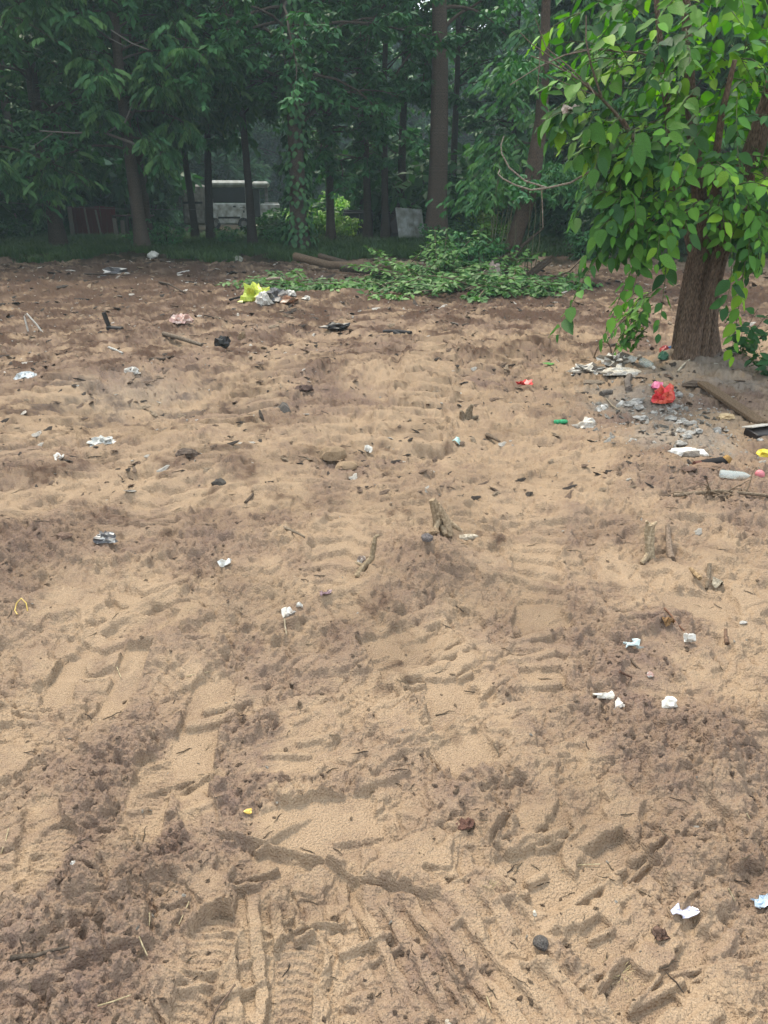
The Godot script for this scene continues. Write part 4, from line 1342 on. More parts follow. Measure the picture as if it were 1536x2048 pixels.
func build_front_tree():
	var t0 := Time.get_ticks_msec()
	rng.seed = 601
	var root := on_ground(Vector2(3.169, 7.922))
	var o := base("leafy_tree", root, "large-leaved bright green tree with split brown trunk standing on the lot", "tree")
	var bark := Color(0.30, 0.205, 0.145)
	var L := func(v: Vector3) -> Vector3: return v - root
	var mb := MB.new()
	# trunk: several ribs grown together
	var cl: Array = [Vector3(3.158, -0.073, -7.85), Vector3(3.158, 0.011, -7.87), Vector3(3.148, 0.183, -7.9), Vector3(3.136, 0.432, -7.9), Vector3(3.141, 0.724, -7.9), Vector3(3.161, 1.007, -7.9), Vector3(3.202, 1.238, -7.9), Vector3(3.204, 1.463, -7.9), Vector3(3.189, 1.726, -7.9)]
	var rr := [0.30, 0.25, 0.21, 0.18, 0.165, 0.165, 0.17, 0.14, 0.08]
	var sides := 72
	var k0 := mb.v.size()
	for i in cl.size():
		var c: Vector3 = L.call(cl[i])
		for s in sides:
			var a := TAU * s / sides
			var tw := a + 0.12 * i
			var rib := 1.0 + 0.17 * sin(tw * 3.0 + 0.6) + 0.14 * sin(tw * 6.0 + i * 0.35) + 0.05 * sin(tw * 13.0 - i * 0.4)
			if i < 3: rib += 0.14 * maxf(0.0, sin(tw * 4.0 + 1.0)) * (3 - i) / 3.0
			for gr in [[1.05, 0.20], [1.95, 0.26], [2.9, 0.2], [0.2, 0.2]]:
				var dg := angle_difference(a, gr[0] + 0.05 * sin(i * 1.3))
				rib -= gr[1] * exp(-dg * dg / 0.02)
			var q := Vector3(cos(a), 0, sin(a))
			mb.v.append(c + q * rr[i] * rib)
			mb.n.append(q)
			mb.c.append(bark * rng.randf_range(0.85, 1.15))
	for i in cl.size() - 1:
		for s in sides:
			var s2 := (s + 1) % sides
			var p := k0 + i * sides + s
			var q := k0 + i * sides + s2
			mb.ix.append(p); mb.ix.append(q); mb.ix.append(p + sides)
			mb.ix.append(q); mb.ix.append(q + sides); mb.ix.append(p + sides)
	# recompute smooth normals of the ribbed trunk
	for i in range(k0, mb.v.size()): mb.n[i] = Vector3.ZERO
	for i in range(0, mb.ix.size(), 3):
		var nn := (mb.v[mb.ix[i + 2]] - mb.v[mb.ix[i]]).cross(mb.v[mb.ix[i + 1]] - mb.v[mb.ix[i]])
		for e in 3: mb.n[mb.ix[i + e]] += nn
	for i in range(k0, mb.v.size()): mb.n[i] = mb.n[i].normalized()
	put("trunk", mb.mesh(), M.bark, o)
	var limbs := [
		[[Vector3(3.21, 1.192, -7.9), Vector3(3.273, 1.552, -7.85), Vector3(3.362, 1.936, -7.8), Vector3(3.41, 2.415, -7.7), Vector3(3.437, 3.039, -7.6), Vector3(3.448, 3.697, -7.6)], 0.13, 0.05],
		[[Vector3(3.154, 1.05, -7.95), Vector3(3.054, 1.506, -8), Vector3(2.93, 1.945, -8), Vector3(2.813, 2.447, -8), Vector3(2.7, 3, -8), Vector3(2.556, 3.808, -8)], 0.085, 0.03],
		[[Vector3(3.134, 0.857, -8), Vector3(2.966, 1.368, -8.1), Vector3(2.774, 1.862, -8.1), Vector3(2.621, 2.457, -8.1), Vector3(2.481, 3.018, -8.1), Vector3(2.304, 3.764, -8.1)], 0.05, 0.02],
		[[Vector3(3.241, 1.238, -7.9), Vector3(3.506, 1.595, -8.1), Vector3(3.806, 1.913, -8.3), Vector3(4.289, 2.325, -8.5)], 0.1, 0.05],
		[[Vector3(2.966, 1.368, -8.1), Vector3(2.628, 1.596, -7.8), Vector3(2.306, 1.923, -7.5), Vector3(2.015, 2.223, -7.3)], 0.03, 0.018],
		[[Vector3(3.139, 1.149, -7.85), Vector3(2.826, 1.339, -7.6), Vector3(2.438, 1.432, -7.3), Vector3(2.075, 1.396, -7.1)], 0.03, 0.01],
		[[Vector3(3.171, 1.421, -7.8), Vector3(2.969, 1.887, -7.6), Vector3(2.887, 2.308, -7.4), Vector3(2.89, 2.665, -7.3)], 0.045, 0.02],
		[[Vector3(3.197, 0.001, -7.74), Vector3(3.176, 0.261, -7.74), Vector3(3.172, 0.503, -7.75), Vector3(3.172, 0.738, -7.77), Vector3(3.191, 1.061, -7.8)], 0.045, 0.05],
		[[Vector3(2.965, -0.018, -7.76), Vector3(2.971, 0.204, -7.78), Vector3(2.995, 0.495, -7.8), Vector3(3.032, 0.827, -7.82), Vector3(3.074, 1.103, -7.85)], 0.075, 0.05],
		[[Vector3(3.077, -0.016, -7.68), Vector3(3.054, 0.188, -7.73), Vector3(3.066, 0.453, -7.76), Vector3(3.076, 0.69, -7.78)], 0.055, 0.04],
	]
	for l in limbs:
		mb = MB.new()
		var pts := []
		for p in l[0]: pts.append(L.call(p))
		mb.tube(pts, taper(l[1], l[2], pts.size() - 1), 10, bark, 0.06, rng)
		put("limb", mb.mesh(), M.bark, o)
	# bare dead twigs and the looping vine
	var grey := Color(0.20, 0.16, 0.125)
	var dead := [
		[[Vector3(2.13, 2.093, -7.35), Vector3(1.945, 2.279, -7.3), Vector3(1.764, 2.399, -7.2), Vector3(1.541, 2.513, -7.1), Vector3(1.342, 2.601, -7.05), Vector3(1.159, 2.649, -7)], 0.017, 0.004],
		[[Vector3(1.805, 2.362, -7.2), Vector3(1.673, 2.608, -7.15), Vector3(1.604, 2.774, -7.1), Vector3(1.588, 2.944, -7.1)], 0.011, 0.005],
		[[Vector3(1.738, 2.417, -7.2), Vector3(1.537, 2.611, -7.3), Vector3(1.327, 2.754, -7.3), Vector3(1.221, 2.965, -7.3)], 0.008, 0.003],
		[[Vector3(1.616, 2.483, -7.15), Vector3(1.389, 2.65, -7.2), Vector3(1.177, 2.773, -7.2), Vector3(1.092, 2.843, -7.2)], 0.006, 0.003],
		[[Vector3(2.389, 2.701, -7.6), Vector3(2.145, 2.738, -7.45), Vector3(1.936, 2.726, -7.3), Vector3(1.706, 2.728, -7.2), Vector3(1.447, 2.671, -7.1), Vector3(1.216, 2.569, -7), Vector3(0.991, 2.435, -6.9)], 0.011, 0.003],
		[[Vector3(1.706, 2.728, -7.2), Vector3(1.607, 2.737, -7.3), Vector3(1.408, 2.672, -7.3)], 0.006, 0.003],
		[[Vector3(1.228, 2.673, -7), Vector3(1.229, 2.552, -7), Vector3(1.226, 2.43, -7)], 0.005, 0.003],
		[[Vector3(2.15, 2.702, -7.45), Vector3(2.073, 2.588, -7.4), Vector3(1.947, 2.447, -7.3)], 0.006, 0.003],
		[[Vector3(1.657, 2.483, -7.15), Vector3(1.691, 2.376, -7), Vector3(1.515, 2.424, -6.95), Vector3(1.29, 2.511, -6.95)], 0.005, 0.002],
	]
	for l in dead:
		mb = MB.new()
		var pts := []
		for p in l[0]: pts.append(L.call(p))
		mb.tube(pts, taper(l[1], l[2], pts.size() - 1), 6, grey, 0.05, rng)
		put("dead_twig", mb.mesh(), M.wood, o)
	var pale := Color(0.33, 0.29, 0.24)
	for l in [[[Vector3(2.08, 2.096, -7.4), Vector3(1.918, 1.946, -7.3), Vector3(1.768, 1.823, -7.25), Vector3(1.593, 1.731, -7.2), Vector3(1.394, 1.691, -7.15), Vector3(1.19, 1.745, -7.1), Vector3(1.049, 1.849, -7.1), Vector3(0.98, 1.959, -7.1), Vector3(0.972, 2.02, -7.1), Vector3(0.993, 2.087, -7.1)], 0.010, 0.005],
			[[Vector3(1.394, 1.691, -7.15), Vector3(1.237, 1.674, -7.05), Vector3(1.092, 1.712, -7), Vector3(0.985, 1.762, -7), Vector3(0.946, 1.796, -7), Vector3(0.967, 1.828, -7.05)], 0.008, 0.005],
			[[Vector3(1.344, 1.683, -7.15), Vector3(1.371, 1.556, -7.2), Vector3(1.399, 1.371, -7.25)], 0.006, 0.004]]:
		mb = MB.new()
		var pts := []
		for p in l[0]: pts.append(L.call(p))
		mb.tube(pts, taper(l[1], l[2], pts.size() - 1), 6, pale, 0.03, rng)
		put("vine", mb.mesh(), M.wood, o)
	# twigs with leaves
	var tw := MB.new()
	var ax: Vector3 = L.call(Vector3(3.04, 1.595, -7.9))
	var Z := [
		[Vector3(2.477, 2.454, -7.7), Vector3(0.42, 0.6, 0.5), 34, 0.5, 0.10, 0.165],
		[Vector3(3.266, 2.225, -7.8), Vector3(0.5, 0.9, 0.6), 80, 0.5, 0.12, 0.15],
		[Vector3(2.709, 3.094, -7.7), Vector3(1.1, 0.45, 0.8), 62, 0.5, 0.10, 0.165],
		[Vector3(1.9, 2.615, -7.2), Vector3(0.26, 0.08, 0.25), 8, 0.4, 0.13, 0.15],
		[Vector3(1.663, 2.297, -7.1), Vector3(0.26, 0.06, 0.2), 8, 0.36, 0.18, 0.2],
		[Vector3(1.976, 2.132, -7.2), Vector3(0.22, 0.15, 0.25), 14, 0.36, 0.18, 0.18],
		[Vector3(2.249, 1.876, -7.3), Vector3(0.34, 0.2, 0.35), 24, 0.4, 0.2, 0.165],
		[Vector3(2.602, 1.816, -7.3), Vector3(0.4, 0.3, 0.3), 24, 0.36, 0.12, 0.15],
		[Vector3(3.246, 1.596, -7.5), Vector3(0.35, 0.3, 0.4), 26, 0.4, 0.2, 0.145],
		[Vector3(1.988, 1.596, -7.1), Vector3(0.12, 0.15, 0.2), 9, 0.42, 0.28, 0.165],
		[Vector3(2.22, 1.437, -7.1), Vector3(0.2, 0.12, 0.2), 12, 0.42, 0.3, 0.17],
		[Vector3(2.448, 1.497, -7.1), Vector3(0.16, 0.12, 0.2), 9, 0.36, 0.26, 0.17],
		[Vector3(2.851, 1.636, -7.2), Vector3(0.2, 0.12, 0.2), 8, 0.3, 0.2, 0.14],
		[Vector3(3.322, 1.303, -7.4), Vector3(0.16, 0.15, 0.3), 18, 0.42, 0.3, 0.135],
		[Vector3(2.57, 0.627, -7.9), Vector3(0.12, 0.2, 0.15), 18, 0.32, 0.26, 0.125],
		[Vector3(2.603, 0.358, -7.9), Vector3(0.1, 0.1, 0.14), 11, 0.24, 0.26, 0.115],
		[Vector3(3.302, 2.097, -8.4), Vector3(0.75, 0.9, 0.3), 64, 0.5, 0.14, 0.15],
	]
	for z in Z:
		zone(tw, L.call(z[0]), z[1], z[2], z[3], z[4], z[5], ax)
	# hanging strings of leaves
	for s in [[Vector3(2.07, 1.437, -7.1), Vector3(-0.35, -0.3, 0.1), 1.1], [Vector3(2.3, 1.228, -7.2), Vector3(-0.5, -0.75, 0.1), 0.85], [Vector3(2.009, 1.596, -7.1), Vector3(-0.6, -0.6, 0.1), 0.6], [Vector3(2.451, 1.195, -7.05), Vector3(-0.02, -0.6, 0.25), 0.7],
			[Vector3(2.215, 1.399, -7), Vector3(-0.1, -0.6, 0.2), 0.6], [Vector3(3.203, 1.102, -7.2), Vector3(0.05, -0.6, 0.1), 0.85], [Vector3(2.992, 1.315, -7.1), Vector3(0.1, -0.5, 0.1), 0.6]]:
		twig(tw, L.call(s[0]), s[1].normalized(), s[2], 0.16, 0.16, ax)
	lit_dry(L.call(Vector3(1.51, 2.255, -7)), o)
	put("twigs", tw.mesh(), M.wood, o).set_meta("kind", "stuff")
	# the leaves that show largest stand alone, the rest are one mass
	var eye: Vector3 = L.call(Vector3(0, 1.6, 0))
	var score := []
	for i in leaves.size():
		var xf: Transform3D = leaves[i][0]
		var w: Vector3 = xf.origin + root
		var inside := absf(w.x / (-w.z * 0.927)) < 0.52 and w.y < 3.3
		score.append([xf.origin.distance_to(eye) * 0.55 - xf.basis.y.length() * 6.0 + (0.0 if inside else 50.0), i])
	score.sort_custom(func(a, b): return a[0] < b[0])
	var vmesh := []
	for i in 4:
		var vb := MB.new()
		big_leaf(vb, Transform3D.IDENTITY, [0.5, 0.56, 0.46, 0.6][i], [0.12, 0.22, 0.3, 0.05][i], Color.WHITE)
		vmesh.append(vb.mesh())
	var lm := []
	for c in TINTS:
		var m := mat(c, 0.58)
		m.metallic_specular = 0.28
		m.backlight_enabled = true
		m.backlight = Color(0.7, 0.85, 0.25)
		m.uv1_triplanar = true
		m.uv1_scale = Vector3(3, 3, 3)
		m.albedo_texture = M.leafspots
		lm.append(m)
	var rest := MB.new()
	for r in score.size():
		var l: Array = leaves[score[r][1]]
		if r < 300:
			var q := put("leaf", vmesh[l[1]], lm[l[2]], o)
			q.transform = l[0]
		else:
			big_leaf(rest, l[0], [0.5, 0.56, 0.46, 0.6][l[1]], [0.12, 0.22, 0.3, 0.05][l[1]], TINTS[l[2]] * rng.randf_range(0.85, 1.15))
	put("foliage", rest.mesh(), M.gloss_leaf, o).set_meta("kind", "stuff")
	print("front tree ", Time.get_ticks_msec() - t0, " leaves ", leaves.size())
	# sprouts right of the trunk
	for s in [["large dark-leaved sprout right of the split trunk", Vector2(3.724, 8.104), 0.62, 9], ["bushy green sprout at the right picture edge behind the plank", Vector2(3.666, 7.329), 0.5, 12]]:
		leaves = []
		var at := on_ground(s[1])
		var so := base("sprout", at, s[0], "plant", "sprouts around the tree")
		var st := MB.new()
		for i in s[3]:
			var az := rng.randf() * TAU
			twig(st, Vector3(0, -0.02, 0), Vector3(cos(az) * 0.5, 1, sin(az) * 0.5).normalized(), s[2] * rng.randf_range(0.7, 1.1), 0.1, 0.13, Vector3.ZERO)
		put("stems", st.mesh(), M.wood, so)
		var lb := MB.new()
		for l in leaves:
			big_leaf(lb, l[0], 0.5, 0.15, TINTS[4 if rng.randf() < 0.7 else 2])
		put("foliage", lb.mesh(), M.gloss_leaf, so).set_meta("kind", "stuff")

# ---------------------------------------------------------------- brush and logs

func brush_heap(label: String, c: Vector2, half: Vector3, n: int, leafn: int):
	var at := on_ground(c)
	var o := base("brush_heap", at, label, "brush heap", "heaps of cut brush")
	var lf := MB.new()
	for i in n:
		var p := Vector3(rng.randf_range(-1, 1) * half.x, 0, rng.randf_range(-1, 1) * half.z)
		var az := rng.randf() * TAU
		var up := rng.randf_range(0.05, 0.9) * half.y / 0.6
		var ln := rng.randf_range(0.7, 1.5)
		var pts := curve_pts(p + Vector3(0, 0.03, 0), Vector3(cos(az), up, sin(az) * 0.6), ln, 5, 0.17, 0.15)
		for q in pts.size():
			var w: Vector3 = pts[q] + at
			pts[q].y = maxf(pts[q].y, ground_y(w.x, -w.z) - at.y + 0.02)
		var st := MB.new()
		st.tube(pts, taper(rng.randf_range(0.008, 0.02), 0.004, 5), 5, Color(0.17, 0.135, 0.09) * rng.randf_range(0.7, 1.4), 0.1, rng)
		put("branch", st.mesh(), M.wood, o)
		var bright := rng.randf()
		for l in leafn:
			var u := rng.randf_range(0.25, 1.0) * 4.99
			var q: Vector3 = pts[int(u)].lerp(pts[int(u) + 1], u - int(u))
			var fa := rng.randf() * TAU
			var hang := Vector3(cos(fa), rng.randf_range(-0.8, 0.25), sin(fa)).normalized()
			var col := Color(0.045, 0.118, 0.034).lerp(Color(0.115, 0.225, 0.055), clampf(bright + rng.randf_range(-.35, .35), 0, 1))
			var s := rng.randf_range(0.09, 0.16)
			var pp := q + hang * rng.randf_range(0.01, 0.09)
			var w2 := pp + hang * s + at
			if w2.y < ground_y(w2.x, -w2.z): pp.y += ground_y(w2.x, -w2.z) - w2.y + 0.01
			lf.leaf(pp, hang, (Vector3.UP + Vector3(rng.randf_range(-.6, .6), 0, rng.randf_range(-.3, .9))).normalized(), s, s * 0.55, col)
	put("foliage", lf.mesh(), M.leaf, o).set_meta("kind", "stuff")

func build_brush():
	rng.seed = 602
	brush_heap("low flattened cut brush left of the fallen logs", Vector2(-1.255, 15.71), Vector3(0.9, 0.35, 0.4), 22, 40)
	brush_heap("low cut brush in front of the fallen logs", Vector2(-0.172, 15.258), Vector3(0.8, 0.4, 0.4), 24, 46)
	brush_heap("tallest cut brush heap at the right end of the logs", Vector2(0.979, 16.188), Vector3(0.7, 0.95, 0.7), 48, 62)
	brush_heap("cut brush spilling onto the soil below the vine tree", Vector2(1.661, 14.585), Vector3(0.8, 0.4, 0.5), 36, 60)
	brush_heap("darkest cut brush heap around the grey rag bundle", Vector2(2.622, 15.436), Vector3(0.6, 0.35, 0.5), 26, 54)
	# a tall leafy shoot and an arching one
	brush_heap("single tall leafy shoots rising left of the vine tree", Vector2(2.325, 17.234), Vector3(0.35, 1.2, 0.3), 9, 70)
	# logs
	var logs := [["longest fallen log, pale and barkless, in the brush", [Vector2(-2.08, 19.071), Vector2(-1.234, 18.418), Vector2(0.187, 17.689)], 0.085, Color(0.30, 0.21, 0.14)],
		["thinner fallen log lying behind the pale log", [Vector2(-1.6, 20.213), Vector2(-0.575, 19.344), Vector2(0.373, 18.804)], 0.06, Color(0.2, 0.145, 0.10)],
		["dark fallen log half hidden under the leaves", [Vector2(-0.909, 16.592), Vector2(0.124, 16.592)], 0.06, Color(0.13, 0.1, 0.075)]]
	for l in logs:
		var mb := MB.new()
		var pts := []
		for i in l[1].size(): pts.append(on_ground(l[1][i], l[2] + (0.25 if i == 0 else 0.1)))
		var p0: Vector3 = pts[0]
		for i in pts.size(): pts[i] -= p0
		mb.tube(pts, taper(l[2] * 1.15, l[2] * 0.9, pts.size() - 1), 12, l[3], 0.06, rng)
		tag(put("log", mb.mesh(), M.bark, null, p0), l[0], "log", "fallen logs in the brush")
	# splintered stump right of the vine tree
	var o := base("split_stump", on_ground(Vector2(3.022, 17.234)), "splintered stump with slanting split ends right of the vine tree", "stump")
	for i in 6:
		var mb := MB.new()
		var e := Vector3(rng.randf_range(0.35, 0.6), rng.randf_range(0.25, 0.5), rng.randf_range(-.15, .1))
		mb.tube([Vector3(-0.05 * i * 0.4, -0.05, 0.03 * i), e * 0.5, e], [0.07, 0.055, 0.03], 7, Color(0.22, 0.16, 0.11), 0.12, rng)
		put("split_piece", mb.mesh(), M.bark, o)
	lit("rag_bundle", "greyish pink rag bundle caught in the brush heap", "rag", lump(33, Vector3(0.32, 0.42, 0.26), 0.3, 5.0, 18, Color(0.36, 0.30, 0.28)), M.plastic, Vector2(2.164, 15.994), 0.0, 0.06)
	# pale bent branch reaching over the soil
	var mb := MB.new()
	var bp := [on_ground(Vector2(3.275, 16.592), 0.02), on_ground(Vector2(3.62, 17.015), 0.06), Vector3(3.271, 0.434, -14.2), Vector3(3.419, 0.704, -13.9)]
	var p0: Vector3 = bp[0]
	for i in bp.size(): bp[i] -= p0
	mb.tube(bp, [0.018, 0.02, 0.017, 0.012], 7, Color(0.36, 0.28, 0.2), 0.05, rng)
	tag(put("bent_branch", mb.mesh(), M.wood, null, p0), "pale bare branch curving up from the soil right of the split stump", "branch")

# ---------------------------------------------------------------- litter and loose pieces

func lump(sd: int, size: Vector3, amp: float, freq0: float, seg: int, col: Color, col2 := Color(0, 0, 0, 0), flat := true, bottom := 0.35) -> ArrayMesh:
	# a closed crumpled body: facets pushed in and out by ridged noise, underside flattened
	var nz := noise(freq0 * 0.62, 2, sd)
	var pts := []
	var rows := seg / 2 + 1
	for i in rows + 1:
		var la := -PI / 2 + PI * i / rows
		for s in seg:
			var lo := TAU * (s + 0.5 * (i % 2)) / seg
			var q := Vector3(cos(la) * cos(lo), sin(la), cos(la) * sin(lo))
			var r := 1.0 + amp * 1.6 * nz.get_noise_3dv(q) + amp * (0.5 - absf(nz.get_noise_3dv(q * 2.3 + Vector3(7, 3, 1)))) * 1.2
			q *= r
			if q.y < -bottom: q.y = -bottom - (q.y + bottom) * 0.1
			pts.append(q * size * 0.5 + Vector3(0, size.y * 0.5 * bottom, 0))
	var mb := MB.new()
	if not flat:
		for p in pts:
			mb.v.append(p); mb.n.append(Vector3.ZERO); mb.c.append(col)
	for i in rows:
		for s in seg:
			var a := i * seg + s
			var b := i * seg + (s + 1) % seg
			var c := a + seg
			var d := b + seg
			var t1 := [a, c, b]
			var t2 := [b, c, d]
			if i % 2 == 1:
				t1 = [a, c, d]
				t2 = [a, d, b]
			for t in [t1, t2]:
				if flat:
					var cc := col
					if col2.a > 0.0 and nz.get_noise_3dv(pts[t[0]] / size * 1.1 + Vector3(20, 0, 0)) > 0.08: cc = col2
					mb.tri(pts[t[0]], pts[t[1]], pts[t[2]], cc * (1.0 + 0.12 * nz.get_noise_3dv(pts[t[0]] * 90.0)))
				else:
					for e in t: mb.ix.append(e)
					var nn: Vector3 = (pts[t[2]] - pts[t[0]]).cross(pts[t[1]] - pts[t[0]])
					for e in t: mb.n[e] += nn
	if not flat:
		for i in mb.n.size(): mb.n[i] = mb.n[i].normalized() if mb.n[i].length() > 0.0 else Vector3.UP
	return mb.mesh()

func scrap(sd: int, size: Vector2, h: float, freq: float, col: Color, ragged := 0.3) -> ArrayMesh:
	# a torn, buckled sheet with two faces and a thin edge
	var rg := RandomNumberGenerator.new()
	rg.seed = sd * 31 + 5
	var n := 6
	var top := []
	var fold := rg.randf() * TAU
	for j in n:
		for i in n:
			var u := -1.0 + 2.0 * i / (n - 1)
			var v := -1.0 + 2.0 * j / (n - 1)
			var rim := maxf(absf(u), absf(v))
			var sq := Vector2(u, v) * (1.0 - 0.3 * minf(absf(u), absf(v)))
			sq += Vector2(rg.randf_range(-1, 1), rg.randf_range(-1, 1)) * (0.1 + 0.35 * ragged * rim)
			var y := h * (0.25 + 0.3 * rg.randf() * freq + 0.3 * sin(3.0 * (u * cos(fold) + v * sin(fold)) + sd))
			top.append(Vector3(sq.x * size.x * 0.5, maxf(y, 0.0) + 0.002, sq.y * size.y * 0.5))
	var mb := MB.new()
	var th := Vector3(0, 0.0025, 0)
	for j in n - 1:
		for i in n - 1:
			var a := j * n + i
			mb.tri(top[a], top[a + 1], top[a + n], col)
			mb.tri(top[a + 1], top[a + n + 1], top[a + n], col)
			mb.tri(top[a] - th, top[a + n] - th, top[a + 1] - th, col)
			mb.tri(top[a + 1] - th, top[a + n] - th, top[a + n + 1] - th, col)
	for i in n - 1:
		for e in [[i, i + 1], [(n - 1) * n + i + 1, (n - 1) * n + i], [(i + 1) * n, i * n], [i * n + n - 1, (i + 1) * n + n - 1]]:
			mb.quad(top[e[0]], top[e[0]] - th, top[e[1]] - th, top[e[1]], col)
	return mb.mesh()

func lit(called: String, label: String, category: String, me: Mesh, mt: Material, p: Vector2, turn := 0.0, up := 0.0, group := "") -> MeshInstance3D:
	var o := put(called, me, mt, null, on_ground(p, up))
	o.rotation.y = turn
	tag(o, label, category, group)
	return o

func stick(called: String, label: String, category: String, pts: Array, r0: float, r1: float, col: Color, lift := [], sides := 7, group := "") -> MeshInstance3D:
	var w := []
	for i in pts.size():
		w.append(on_ground(pts[i], (r0 * 0.6 if i >= lift.size() else r0 * 0.6 + lift[i])))
	# a middle point between, bent a little, so no stick is dead straight
	var q := [w[0]]
	for i in w.size() - 1:
		var m: Vector3 = w[i].lerp(w[i + 1], 0.5)
		var ln: float = (w[i + 1] - w[i]).length()
		q.append(m + Vector3(rng.randf_range(-.05, .05), rng.randf_range(0, .03), rng.randf_range(-.05, .05)) * ln)
		q.append(w[i + 1])
	var c: Vector3 = q[0]
	for i in q.size(): q[i] -= c
	var mb := MB.new()
	mb.tube(q, taper(r0, r1, q.size() - 1), sides, col, 0.1, rng)
	var o := put(called, mb.mesh(), M.wood, null, c)
	tag(o, label, category, group)
	return o

func root_piece(called: String, label: String, category: String, p: Vector2, arms: Array, col: Color, turn := 0.0) -> Node3D:
	# arms: [points, r0, r1]
	var o := base(called, on_ground(p, -0.01), label, category)
	for a in arms:
		var mb := MB.new()
		mb.tube(a[0], taper(a[1], a[2], a[0].size() - 1), 9, col * rng.randf_range(0.85, 1.15), 0.16, rng)
		put("root", mb.mesh(), M.wood, o)
	o.rotation.y = turn
	return o

func bottle(label: String, p: Vector2, turn: float, r: float, ln: float, m: Material, cap: Color, squash := 1.0):
	var o := base("bottle", on_ground(p, r * 0.75), label, "bottle")
	var prof := [[0.0, 0.55], [0.02, 0.95], [0.08, 1.0], [0.2, 0.93], [0.26, 1.0], [0.4, 0.92], [0.46, 1.0], [0.62, 0.98], [0.7, 0.94], [0.78, 0.75], [0.85, 0.42], [0.9, 0.33], [0.97, 0.33]]
	var pts := []
	var rad := []
	for a in prof:
		pts.append(Vector3(0, 0, (a[0] - 0.5) * ln))
		rad.append(a[1] * r)
	var mb := MB.new()
	mb.tube(pts, rad, 18, Color.WHITE, 0.03, rng)
	put("body", mb.mesh(), m, o)
	mb = MB.new()
	mb.tube([Vector3(0, 0, ln * 0.46), Vector3(0, 0, ln * 0.51)], [r * 0.42, r * 0.42], 12, cap)
	put("cap", mb.mesh(), M.plastic, o)
	o.rotation = Vector3(0.04, turn, 0)
	o.scale.y = squash

